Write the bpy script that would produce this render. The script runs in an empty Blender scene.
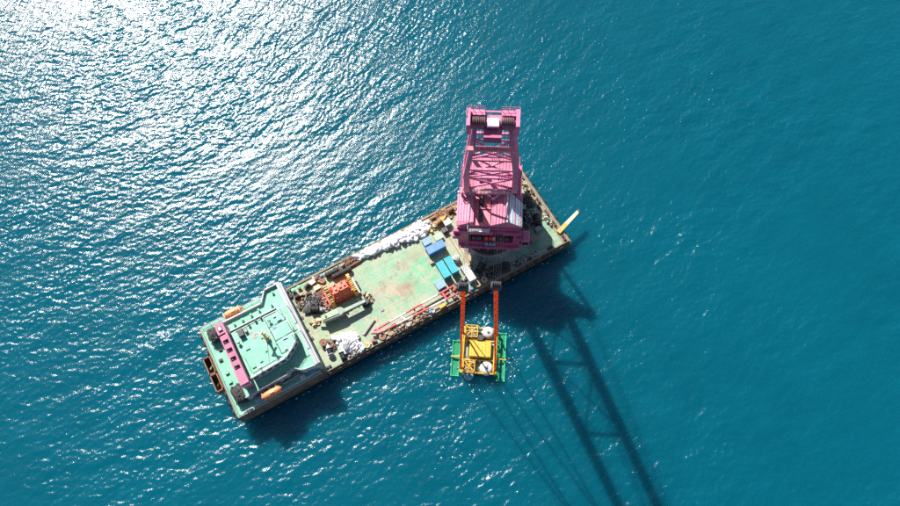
import bpy, math, random
import numpy as np
from mathutils import Matrix, Vector

# ------------------------------------------------------------------ camera, sky, sun, exposure
scene = bpy.context.scene
COL = scene.collection
CAM_H = 190.0
PITCH, ROLL, FPX = math.radians(23.0), math.radians(5.0), 700.0      # focal length in pixels of a 900 px wide frame
cam_d = bpy.data.cameras.new('camera')
cam_d.sensor_width = 36.0
cam_d.lens = FPX / 900.0 * 36.0
cam_d.clip_start = 1.0
cam_d.clip_end = 20000.0
cam = bpy.data.objects.new('camera', cam_d)
cam.matrix_world = Matrix.Translation((0, 0, CAM_H)) @ Matrix.Rotation(PITCH, 4, 'X') @ Matrix.Rotation(-ROLL, 4, 'Z')
COL.objects.link(cam)
scene.camera = cam

SUN_ELEV = math.radians(43.2)
SUN_DIR = Vector((-0.452, 0.892, 0)).normalized()                    # towards the sun, on the ground
world = bpy.data.worlds.new('World')
scene.world = world
world.use_nodes = True
wn = world.node_tree.nodes
sky = wn.new('ShaderNodeTexSky')
sky.sky_type = 'NISHITA'
sky.sun_disc = False
sky.sun_elevation = SUN_ELEV
sky.sun_rotation = math.atan2(SUN_DIR.x, SUN_DIR.y)
wn['Background'].inputs['Strength'].default_value = 0.062
world.node_tree.links.new(sky.outputs['Color'], wn['Background'].inputs['Color'])

sun_d = bpy.data.lights.new('sun', 'SUN')
sun_d.energy = 5.0
sun_d.angle = math.radians(0.53)
sun_d.color = (1.0, 0.955, 0.88)
sun = bpy.data.objects.new('sun', sun_d)
to_sun = Vector((SUN_DIR.x * math.cos(SUN_ELEV), SUN_DIR.y * math.cos(SUN_ELEV), math.sin(SUN_ELEV)))
sun.rotation_euler = to_sun.to_track_quat('Z', 'Y').to_euler()
sun.location = to_sun * 400
COL.objects.link(sun)

scene.view_settings.view_transform = 'Standard'
scene.view_settings.look = 'None'
scene.view_settings.exposure = 1.15
scene.view_settings.gamma = 1.0
scene.view_settings.use_curve_mapping = False
scene.render.engine = 'CYCLES'
scene.cycles.use_denoising = False
scene.cycles.max_bounces = 6

rnd = random.Random(7)
DK = 4.2                                                              # deck height above the water

# ------------------------------------------------------------------ photograph pixel -> place at a known height
def W(px, py, z=DK):
    u0, v0 = px - 450.0, 253.0 - py
    u = u0 * math.cos(ROLL) + v0 * math.sin(ROLL)
    v = -u0 * math.sin(ROLL) + v0 * math.cos(ROLL)
    r = Vector((u, FPX * math.sin(PITCH) + v * math.cos(PITCH), -FPX * math.cos(PITCH) + v * math.sin(PITCH)))
    k = (CAM_H - z) / -r.z
    return Vector((r.x * k, r.y * k, z))

# the barge frame: s along the barge from its deckhouse end, w across it
PSI = math.radians(24.6)
BL, BW = 103.2, 27.6
BO = Vector((-59.07, 36.41, 0))
BA, BB = Vector((math.cos(PSI), math.sin(PSI), 0)), Vector((-math.sin(PSI), math.cos(PSI), 0))
def B(s, w, z=DK):
    p = BO + BA * s + BB * w
    return Vector((p.x, p.y, z))

# ------------------------------------------------------------------ mesh helper
class MB:
    def __init__(self, off=(0, 0, 0)):
        self.v, self.f, self.off = [], [], Vector(off)
    def add(self, vs, fs):
        n = len(self.v)
        self.v += [tuple(Vector(p) + self.off) for p in vs]
        self.f += [tuple(i + n for i in q) for q in fs]
        return self
    def box(self, x0, x1, y0, y1, z0, z1):
        return self.add([(x0, y0, z0), (x1, y0, z0), (x1, y1, z0), (x0, y1, z0), (x0, y0, z1), (x1, y0, z1), (x1, y1, z1), (x0, y1, z1)],
                        [(0, 3, 2, 1), (4, 5, 6, 7), (0, 1, 5, 4), (1, 2, 6, 5), (2, 3, 7, 6), (3, 0, 4, 7)])
    def cbox(self, x0, x1, y0, y1, z0, z1, c=0.08):
        # box with chamfered upper edges
        return self.add([(x0, y0, z0), (x1, y0, z0), (x1, y1, z0), (x0, y1, z0), (x0, y0, z1 - c), (x1, y0, z1 - c), (x1, y1, z1 - c), (x0, y1, z1 - c),
                         (x0 + c, y0 + c, z1), (x1 - c, y0 + c, z1), (x1 - c, y1 - c, z1), (x0 + c, y1 - c, z1)],
                        [(0, 3, 2, 1), (8, 9, 10, 11), (0, 1, 5, 4), (1, 2, 6, 5), (2, 3, 7, 6), (3, 0, 4, 7), (4, 5, 9, 8), (5, 6, 10, 9), (6, 7, 11, 10), (7, 4, 8, 11)])
    def obox(self, c, size, rz=0, rx=0, ry=0):
        m = Matrix.Translation(c) @ Matrix.Rotation(rz, 4, 'Z') @ Matrix.Rotation(rx, 4, 'X') @ Matrix.Rotation(ry, 4, 'Y')
        a, b, d = size[0] / 2, size[1] / 2, size[2] / 2
        vs = [m @ Vector(p) for p in ((-a, -b, -d), (a, -b, -d), (a, b, -d), (-a, b, -d), (-a, -b, d), (a, -b, d), (a, b, d), (-a, b, d))]
        return self.add(vs, [(0, 3, 2, 1), (4, 5, 6, 7), (0, 1, 5, 4), (1, 2, 6, 5), (2, 3, 7, 6), (3, 0, 4, 7)])
    def beam(self, p0, p1, w, h=None, w1=None, h1=None):
        p0, p1 = Vector(p0), Vector(p1)
        h = w if h is None else h
        w1 = w if w1 is None else w1
        h1 = h if h1 is None else h1
        d = (p1 - p0).normalized()
        up = Vector((0, 0, 1)) if abs(d.z) < 0.95 else Vector((0, 1, 0))
        x = d.cross(up).normalized()
        y = x.cross(d)
        vs = [p0 - x * w / 2 - y * h / 2, p0 + x * w / 2 - y * h / 2, p0 + x * w / 2 + y * h / 2, p0 - x * w / 2 + y * h / 2,
              p1 - x * w1 / 2 - y * h1 / 2, p1 + x * w1 / 2 - y * h1 / 2, p1 + x * w1 / 2 + y * h1 / 2, p1 - x * w1 / 2 + y * h1 / 2]
        return self.add(vs, [(0, 3, 2, 1), (4, 5, 6, 7), (0, 1, 5, 4), (1, 2, 6, 5), (2, 3, 7, 6), (3, 0, 4, 7)])
    def cyl(self, p0, p1, r0, r1=None, n=12, caps=True):
        p0, p1 = Vector(p0), Vector(p1)
        r1 = r0 if r1 is None else r1
        d = (p1 - p0).normalized()
        x = d.orthogonal().normalized()
        y = d.cross(x)
        vs = []
        for p, r in ((p0, r0), (p1, r1)):
            for i in range(n):
                a = 2 * math.pi * i / n
                vs.append(p + x * (r * math.cos(a)) + y * (r * math.sin(a)))
        fs = [(i, (i + 1) % n, n + (i + 1) % n, n + i) for i in range(n)]
        if caps:
            fs += [tuple(range(n - 1, -1, -1)), tuple(range(n, 2 * n))]
        return self.add(vs, fs)
    def lathe(self, prof, n=16, axis='Z', c=(0, 0, 0)):
        # prof: list of (radius, height) turned about an axis through c
        c = Vector(c)
        vs, fs = [], []
        for r, h in prof:
            for i in range(n):
                a = 2 * math.pi * i / n
                x, y = r * math.cos(a), r * math.sin(a)
                p = {'Z': (x, y, h), 'X': (h, x, y), 'Y': (y, h, x)}[axis]
                vs.append(c + Vector(p))
        for k in range(len(prof) - 1):
            for i in range(n):
                j = (i + 1) % n
                fs.append((k * n + i, k * n + j, (k + 1) * n + j, (k + 1) * n + i))
        fs += [tuple(range(n - 1, -1, -1)), tuple(range((len(prof) - 1) * n, len(prof) * n))]
        return self.add(vs, fs)
    def torus(self, c, R, r, n=20, m=8, axis='Z', sq=1.0):
        c = Vector(c)
        vs, fs = [], []
        for i in range(n):
            a = 2 * math.pi * i / n
            for j in range(m):
                b = 2 * math.pi * j / m
                q, h = R + r * math.cos(b), r * sq * math.sin(b)
                x, y = q * math.cos(a), q * math.sin(a)
                vs.append(c + Vector({'Z': (x, y, h), 'X': (h, x, y), 'Y': (y, h, x)}[axis]))
        for i in range(n):
            for j in range(m):
                fs.append((i * m + j, ((i + 1) % n) * m + j, ((i + 1) % n) * m + (j + 1) % m, i * m + (j + 1) % m))
        return self.add(vs, fs)
    def prism(self, poly, z0, z1):
        n = len(poly)
        vs = [(p[0], p[1], z0) for p in poly] + [(p[0], p[1], z1) for p in poly]
        fs = [(i, (i + 1) % n, n + (i + 1) % n, n + i) for i in range(n)] + [tuple(range(n - 1, -1, -1)), tuple(range(n, 2 * n))]
        return self.add(vs, fs)
    def edge_wall(self, poly, z0, z1, t, closed=True):
        n = len(poly)
        for i in range(n if closed else n - 1):
            a, b = Vector((*poly[i], (z0 + z1) / 2)), Vector((*poly[(i + 1) % n], (z0 + z1) / 2))
            e = (b - a).normalized() * (t / 2 - 0.004)
            self.beam(a - e, b + e, t, z1 - z0)
        return self
    def rail(self, pts, z, h=1.1, r=0.05, step=1.8, bars=3):
        for a, b in zip(pts[:-1], pts[1:]):
            a, b = Vector((*a, z)), Vector((*b, z))
            L = (b - a).length
            k = max(1, int(L / step))
            for i in range(k + 1):
                p = a.lerp(b, i / k)
                self.cyl(p, p + Vector((0, 0, h)), r, n=5)
            for j in range(bars):
                zz = Vector((0, 0, h * (j + 1) / bars))
                self.cyl(a + zz, b + zz, r * 0.8, n=5)
        return self
    def blob(self, c, rad, seed=0, amp=0.18, nu=12, nv=8, box=0.0, flat=True, freq=3):
        rg = np.random.RandomState(seed)
        ph = rg.rand(6, 4) * 6.28
        c = Vector(c)
        vs, fs = [], []
        for j in range(nv + 1):
            t = math.pi * j / nv
            for i in range(nu):
                a = 2 * math.pi * i / nu
                d = Vector((math.sin(t) * math.cos(a), math.sin(t) * math.sin(a), math.cos(t)))
                k = 1.0
                for m_ in range(6):
                    k += amp / 2.2 * math.sin(freq * (0.6 + 0.3 * m_) * (d.x * math.cos(ph[m_][0]) + d.y * math.sin(ph[m_][0]) + d.z * math.cos(ph[m_][1])) + ph[m_][2])
                if box:
                    mx = max(abs(d.x), abs(d.y), abs(d.z))
                    k *= (1 - box) + box / mx
                p = Vector((d.x * rad[0] * k, d.y * rad[1] * k, d.z * rad[2] * k))
                if flat and p.z < -rad[2] * 0.6:
                    p.z = -rad[2] * 0.6
                vs.append(c + p)
        for j in range(nv):
            for i in range(nu):
                fs.append((j * nu + i, (j + 1) * nu + i, (j + 1) * nu + (i + 1) % nu, j * nu + (i + 1) % nu))
        return self.add(vs, fs)
    def mesh(self, name, mat, smooth=False):
        me = bpy.data.meshes.new(name)
        me.from_pydata(self.v, [], self.f)
        me.materials.append(mat)
        if smooth:
            me.shade_smooth()
            try:
                me.set_sharp_from_angle(angle=math.radians(40))
            except Exception:
                pass
        me.update()
        return me
    def build(self, name, mat, parent=None, smooth=False, loc=None, rz=0.0, label=None, kind=None):
        o = bpy.data.objects.new(name, self.mesh(name, mat, smooth))
        COL.objects.link(o)
        if parent is not None:
            o.parent = parent
        if loc is not None:
            o.location = loc
        if rz:
            o.rotation_euler = (0, 0, rz)
        if label:
            o['label'] = label
        if kind:
            o['kind'] = kind
        return o

def tag(o, label, cat, group=None):
    o['label'] = label
    o['category'] = cat
    if group:
        o['group'] = group
    return o

def thing(name, label, cat, loc, rz=0.0, group=None):
    o = bpy.data.objects.new(name, None)
    o.empty_display_size = 0.5
    COL.objects.link(o)
    o.location = loc
    o.rotation_euler = (0, 0, rz)
    return tag(o, label, cat, group)

def on_deck(name, label, cat, s, w, rz=0.0, group=None, z=DK + 0.004):
    return thing(name, label, cat, B(s, w, z), PSI + rz, group)

def dup(root, loc, rz, label=None, group=None):
    r = root.copy()
    COL.objects.link(r)
    r.location = loc
    r.rotation_euler = (0, 0, rz)
    if label:
        r['label'] = label
    if group:
        r['group'] = group
    for ch in list(root.children):
        c = ch.copy()
        COL.objects.link(c)
        c.parent = r
        for g in list(ch.children):
            d = g.copy()
            COL.objects.link(d)
            d.parent = c
    return r

# ------------------------------------------------------------------ materials
def new_mat(name):
    m = bpy.data.materials.new(name)
    m.use_nodes = True
    nt = m.node_tree
    return m, nt, nt.nodes['Principled BSDF']

def node(nt, kind, **kw):
    n = nt.nodes.new(kind)
    for k, v in kw.items():
        if k in n.inputs.keys():
            n.inputs[k].default_value = v
        else:
            setattr(n, k, v)
    return n

def ramp(nt, src, lo, hi):
    r = node(nt, 'ShaderNodeMapRange')
    r.inputs['From Min'].default_value = lo
    r.inputs['From Max'].default_value = hi
    r.clamp = True
    nt.links.new(src, r.inputs['Value'])
    return r.outputs['Result']

def mix(nt, fac, a, b):
    n = node(nt, 'ShaderNodeMix', data_type='RGBA')
    nt.links.new(fac, n.inputs[0])
    for s, k in ((a, 6), (b, 7)):
        if isinstance(s, (tuple, list)):
            n.inputs[k].default_value = (*s[:3], 1)
        else:
            nt.links.new(s, n.inputs[k])
    return n.outputs[2]

def paint(name, col, rough=0.55, wear=(0.20, 0.10, 0.055), amount=0.35, scale=0.55, var=0.16, metal=0.0, bump=0.0):
    m, nt, bs = new_mat(name)
    tc = node(nt, 'ShaderNodeTexCoord')
    n1 = node(nt, 'ShaderNodeTexNoise', Scale=scale, Detail=5.0, Roughness=0.6)
    n2 = node(nt, 'ShaderNodeTexNoise', Scale=scale * 4.3, Detail=6.0, Roughness=0.7)
    info = node(nt, 'ShaderNodeObjectInfo')
    for n in (n1, n2):
        nt.links.new(tc.outputs['Object'], n.inputs['Vector'])
    dark = tuple(c * (1 - var * 1.6) for c in col)
    lite = tuple(min(1, c * (1 + var)) for c in col)
    base = mix(nt, ramp(nt, n1.outputs['Fac'], 0.3, 0.7), dark, lite)
    mul = node(nt, 'ShaderNodeMath', operation='MULTIPLY')
    nt.links.new(ramp(nt, n2.outputs['Fac'], 0.62 - amount * 0.25, 0.72), mul.inputs[0])
    nt.links.new(ramp(nt, n1.outputs['Fac'], 0.55 - amount * 0.35, 0.75), mul.inputs[1])
    base = mix(nt, mul.outputs[0], base, wear)
    # small difference from one object to the next
    hv = node(nt, 'ShaderNodeHueSaturation')
    nt.links.new(base, hv.inputs['Color'])
    mr = node(nt, 'ShaderNodeMapRange')
    mr.inputs['To Min'].default_value = 0.9
    mr.inputs['To Max'].default_value = 1.1
    nt.links.new(info.outputs['Random'], mr.inputs['Value'])
    nt.links.new(mr.outputs[0], hv.inputs['Value'])
    nt.links.new(hv.outputs[0], bs.inputs['Base Color'])
    bs.inputs['Roughness'].default_value = rough
    bs.inputs['Metallic'].default_value = metal
    if bump:
        bp = node(nt, 'ShaderNodeBump', Strength=1.0, Distance=bump)
        nt.links.new(n2.outputs['Fac'], bp.inputs['Height'])
        nt.links.new(bp.outputs[0], bs.inputs['Normal'])
    return m

PINK = paint('pink_paint', (0.485, 0.118, 0.245), 0.55, (0.24, 0.07, 0.075), 0.75, 0.35, 0.2)
PINK_ROOF = paint('pink_roof_paint', (0.545, 0.155, 0.265), 0.6, (0.28, 0.10, 0.09), 0.95, 0.4, 0.22)
PINK_OLD = paint('old_pink_paint', (0.37, 0.105, 0.2), 0.6, (0.22, 0.08, 0.09), 0.8, 0.5, 0.2)
PINK_DARK = paint('shaded_pink_paint', (0.34, 0.06, 0.145), 0.5, (0.16, 0.05, 0.06), 0.4, 0.3)  # darker copy of the crane pink, shade of its front put into the colour
SALMON = paint('salmon_paint', (0.6, 0.17, 0.21), 0.6, (0.30, 0.10, 0.08), 0.5, 0.4)
PALE = paint('pale_panel', (0.5, 0.54, 0.58), 0.5, (0.40, 0.30, 0.34), 0.5, 0.5)
WHITE = paint('white_paint', (0.42, 0.43, 0.43), 0.5, (0.36, 0.24, 0.15), 0.35, 0.6, 0.08)
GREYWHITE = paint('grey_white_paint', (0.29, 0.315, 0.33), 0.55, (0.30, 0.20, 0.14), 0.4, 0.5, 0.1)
MINT = paint('mint_deck_paint', (0.13, 0.385, 0.28), 0.6, (0.22, 0.25, 0.17), 0.85, 0.35, 0.17)
GREEN = paint('green_paint', (0.13, 0.36, 0.24), 0.6, (0.2, 0.16, 0.1), 0.4, 0.5)
PALE_GREEN = paint('pale_green_paint', (0.29, 0.39, 0.25), 0.6, (0.3, 0.22, 0.13), 0.4, 0.6)
HULL = paint('hull_rusty', (0.10, 0.072, 0.052), 0.75, (0.24, 0.15, 0.085), 0.9, 0.4, 0.3)
EDGE = paint('edge_steel', (0.21, 0.2, 0.135), 0.75, (0.20, 0.105, 0.06), 1.0, 0.7, 0.25)
RUST = paint('rusty_steel', (0.25, 0.125, 0.07), 0.8, (0.10, 0.06, 0.045), 0.9, 0.9, 0.3)
BROWN = paint('brown_wood', (0.34, 0.20, 0.12), 0.8, (0.16, 0.09, 0.055), 0.7, 1.2, 0.25)
TAN = paint('tan_rope', (0.44, 0.32, 0.20), 0.9, (0.2, 0.12, 0.07), 0.6, 1.5, 0.25)
DARK = paint('dark_machinery', (0.035, 0.036, 0.040), 0.6, (0.13, 0.085, 0.06), 0.6, 0.9, 0.3)
BLACK = paint('black_rubber', (0.018, 0.018, 0.019), 0.8, (0.06, 0.055, 0.05), 0.7, 1.6, 0.3, bump=0.05)
GREY = paint('grey_steel', (0.22, 0.23, 0.24), 0.6, (0.18, 0.11, 0.07), 0.6, 0.6, 0.2)
GREYGREEN = paint('grey_green_paint', (0.24, 0.3, 0.245), 0.6, (0.22, 0.17, 0.12), 0.6, 0.5, 0.16)
ORANGE = paint('lifeboat_orange', (0.66, 0.2, 0.065), 0.45, (0.55, 0.25, 0.15), 0.4, 1.0, 0.12)
REDORANGE = paint('red_orange_paint', (0.66, 0.115, 0.03), 0.5, (0.30, 0.06, 0.03), 0.4, 0.8, 0.16)
RED = paint('red_paint', (0.50, 0.045, 0.05), 0.5, (0.45, 0.25, 0.22), 0.5, 0.9)
YELLOW = paint('yellow_paint', (0.56, 0.32, 0.025), 0.5, (0.35, 0.18, 0.05), 0.5, 0.8, 0.14)
CREAM = paint('cream_paint', (0.48, 0.4, 0.22), 0.6, (0.35, 0.25, 0.12), 0.5, 0.8)
BLUE = paint('blue_container_paint', (0.065, 0.185, 0.39), 0.5, (0.2, 0.22, 0.26), 0.45, 0.6, 0.12)
PALEBLUE = paint('pale_blue_paint', (0.15, 0.28, 0.39), 0.55, (0.34, 0.30, 0.26), 0.5, 0.8)
CYAN = paint('cyan_container_paint', (0.015, 0.33, 0.42), 0.45, (0.20, 0.35, 0.36), 0.4, 0.6, 0.1)
SLING = paint('orange_sling', (0.8, 0.19, 0.05), 0.7, (0.45, 0.09, 0.04), 0.6, 1.5, 0.15)
def translucent(m, col, fac):
    nt = m.node_tree
    tr = node(nt, 'ShaderNodeBsdfTranslucent', Color=(*col, 1))
    mx = node(nt, 'ShaderNodeMixShader')
    mx.inputs[0].default_value = fac
    nt.links.new(nt.nodes['Principled BSDF'].outputs[0], mx.inputs[1])
    nt.links.new(tr.outputs[0], mx.inputs[2])
    nt.links.new(mx.outputs[0], nt.nodes['Material Output'].inputs['Surface'])
YELLOW_OLD = paint('faded_yellow_paint', (0.50, 0.34, 0.09), 0.6, (0.3, 0.2, 0.1), 0.6, 0.8)
SHEAVE = paint('greasy_sheave', (0.085, 0.050, 0.055), 0.6, (0.25, 0.09, 0.11), 0.9, 1.6, 0.3)
HEADPLATE = paint('pale_pink_paint', (0.6, 0.36, 0.44), 0.5, (0.5, 0.3, 0.35), 0.4, 0.8)
CREAM_PALE = paint('pale_cream_paint', (0.50, 0.44, 0.28), 0.6, (0.34, 0.26, 0.14), 0.5, 0.8)
translucent(SLING, (0.90, 0.24, 0.05), 0.45)
NETGREEN = paint('green_net', (0.02, 0.4, 0.17), 0.7, (0.04, 0.30, 0.2), 0.5, 1.0, 0.2)
BAG = paint('white_bag_cloth', (0.64, 0.64, 0.65), 0.85, (0.55, 0.54, 0.55), 0.5, 1.2, 0.05, bump=0.02)
ROPE = paint('wire_rope', (0.10, 0.08, 0.085), 0.6, (0.1, 0.08, 0.07), 0.4, 1.0)
GLASS, gnt, gbs = new_mat('dark_window_glass')
gbs.inputs['Base Color'].default_value = (0.02, 0.03, 0.04, 1)
gbs.inputs['Roughness'].default_value = 0.08

# the worn deck: green paint, bleached and walked through, greener in one freshly painted patch, rust stains and drag marks
DECKM, nt, bs = new_mat('worn_deck_paint')
tc = node(nt, 'ShaderNodeTexCoord')
def dnoise(scale, detail=5.0, rough=0.6, sc=(1, 1, 1), dist=0.0):
    mp = node(nt, 'ShaderNodeMapping')
    mp.inputs['Scale'].default_value = sc
    nt.links.new(tc.outputs['Object'], mp.inputs['Vector'])
    n = node(nt, 'ShaderNodeTexNoise', Scale=scale, Detail=detail, Roughness=rough, Distortion=dist)
    nt.links.new(mp.outputs[0], n.inputs['Vector'])
    return n.outputs['Fac']
def spot(s, w, rs, rw, soft=0.5):
    mp = node(nt, 'ShaderNodeMapping')
    mp.inputs['Location'].default_value = (-s / rs, -w / rw, 0)
    mp.inputs['Scale'].default_value = (1 / rs, 1 / rw, 0)
    nt.links.new(tc.outputs['Object'], mp.inputs['Vector'])
    ln = node(nt, 'ShaderNodeVectorMath', operation='LENGTH')
    nt.links.new(mp.outputs[0], ln.inputs[0])
    ad = node(nt, 'ShaderNodeMath', operation='ADD')
    nt.links.new(ln.outputs['Value'], ad.inputs[0])
    nt.links.new(wob, ad.inputs[1])
    r = ramp(nt, ad.outputs[0], 1.0 + soft, 1.0 - soft)
    return r
wn_ = node(nt, 'ShaderNodeMath', operation='MULTIPLY_ADD')
nt.links.new(dnoise(0.35, 6, 0.7), wn_.inputs[0])
wn_.inputs[1].default_value = 2.4
wn_.inputs[2].default_value = -1.2
wob = wn_.outputs[0]
c = mix(nt, ramp(nt, dnoise(0.10, 4), 0.32, 0.66), (0.205, 0.300, 0.195), (0.270, 0.330, 0.235))
c = mix(nt, ramp(nt, dnoise(0.22, 6, 0.65), 0.52, 0.66), c, (0.165, 0.320, 0.215))
c = mix(nt, spot(60.5, 14.0, 6.5, 4.5, 0.45), c, (0.10, 0.36, 0.205))
c = mix(nt, spot(92, 12, 9, 16, 0.4), c, (0.10, 0.27, 0.185))
c = mix(nt, spot(53, 18.5, 6.0, 3.0, 0.6), c, (0.17, 0.35, 0.225))
def scaled(src, k):
    q = node(nt, 'ShaderNodeMath', operation='MULTIPLY')
    nt.links.new(src, q.inputs[0])
    q.inputs[1].default_value = k
    return q.outputs[0]
for a_, k_, col_ in (((54.9, 11.0, 4.2, 2.2), 0.75, (0.266, 0.178, 0.126)), ((57.2, 17.2, 2.4, 1.6), 0.6, (0.244, 0.178, 0.126)), ((49.8, 13.6, 3.6, 2.0), 0.5, (0.274, 0.207, 0.148)),
                     ((61.9, 18.4, 3.0, 1.8), 0.5, (0.266, 0.215, 0.148)), ((66, 15, 1.6, 4), 0.35, (0.222, 0.192, 0.148)), ((75, 14, 5, 9), 0.6, (0.311, 0.274, 0.2)), ((29, 11, 4, 4), 0.35, (0.311, 0.326, 0.178)),
                     ((30, 21, 6, 5), 0.55, (0.244, 0.178, 0.118)), ((53, 2.0, 12, 2.2), 0.65, (0.296, 0.244, 0.163)), ((75, 25, 6, 3), 0.7, (0.281, 0.2, 0.133))):
    c = mix(nt, scaled(spot(*a_, 0.45), min(1.0, k_ * 1.25)), c, col_)
st = ramp(nt, dnoise(0.9, 7, 0.75), 0.57, 0.70)
c = mix(nt, scaled(st, 0.7), c, (0.20, 0.12, 0.075))
drag = ramp(nt, dnoise(0.5, 3, 0.5, (0.12, 2.6, 1), 0.4), 0.60, 0.68)
c = mix(nt, scaled(drag, 0.45), c, (0.15, 0.18, 0.12))
drag2 = ramp(nt, dnoise(0.55, 3, 0.5, (2.8, 0.15, 1), 0.3), 0.62, 0.68)
c = mix(nt, scaled(drag2, 0.5), c, (0.30, 0.31, 0.25))
fine = ramp(nt, dnoise(2.6, 5, 0.7), 0.3, 0.75)
c = mix(nt, scaled(fine, 0.22), c, (0.12, 0.13, 0.09))
br = node(nt, 'ShaderNodeTexBrick', offset=0.5)
br.inputs['Scale'].default_value = 1.0
br.inputs['Brick Width'].default_value = 8.0
br.inputs['Row Height'].default_value = 2.3
br.inputs['Mortar Size'].default_value = 0.07
br.inputs['Mortar Smooth'].default_value = 0.6
nt.links.new(tc.outputs['Object'], br.inputs['Vector'])
c = mix(nt, scaled(br.outputs['Fac'], 0.45), c, (0.13, 0.12, 0.08))
worn = ramp(nt, dnoise(0.28, 8, 0.78, (1, 1, 1), 0.6), 0.49, 0.57)
c = mix(nt, scaled(worn, 0.7), c, (0.32, 0.29, 0.215))
green2 = ramp(nt, dnoise(0.33, 8, 0.75, (1, 1.4, 1), 0.8), 0.54, 0.60)
c = mix(nt, scaled(green2, 0.75), c, (0.085, 0.31, 0.18))
rust2 = ramp(nt, dnoise(0.55, 8, 0.8, (1, 1, 1), 1.0), 0.56, 0.62)
c = mix(nt, scaled(rust2, 0.75), c, (0.19, 0.095, 0.055))
nt.links.new(c, bs.inputs['Base Color'])
bs.inputs['Roughness'].default_value = 0.75

# red and white bands along a pole's own length
STRIPE, nt, bs = new_mat('red_white_banded_paint')
tc = node(nt, 'ShaderNodeTexCoord')
sx = node(nt, 'ShaderNodeSeparateXYZ')
nt.links.new(tc.outputs['Object'], sx.inputs[0])
q = node(nt, 'ShaderNodeMath', operation='MULTIPLY')
nt.links.new(sx.outputs['X'], q.inputs[0]); q.inputs[1].default_value = 1 / 10.1
fr = node(nt, 'ShaderNodeMath', operation='FRACT')
nt.links.new(q.outputs[0], fr.inputs[0])
gt = node(nt, 'ShaderNodeMath', operation='GREATER_THAN')
nt.links.new(fr.outputs[0], gt.inputs[0]); gt.inputs[1].default_value = 0.5
nz = node(nt, 'ShaderNodeTexNoise', Scale=1.2, Detail=6.0)
nt.links.new(tc.outputs['Object'], nz.inputs['Vector'])
c = mix(nt, gt.outputs[0], (0.52, 0.06, 0.085), (0.66, 0.63, 0.60))
c = mix(nt, ramp(nt, nz.outputs['Fac'], 0.52, 0.72), c, (0.42, 0.24, 0.2))
nt.links.new(c, bs.inputs['Base Color'])
bs.inputs['Roughness'].default_value = 0.6

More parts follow.
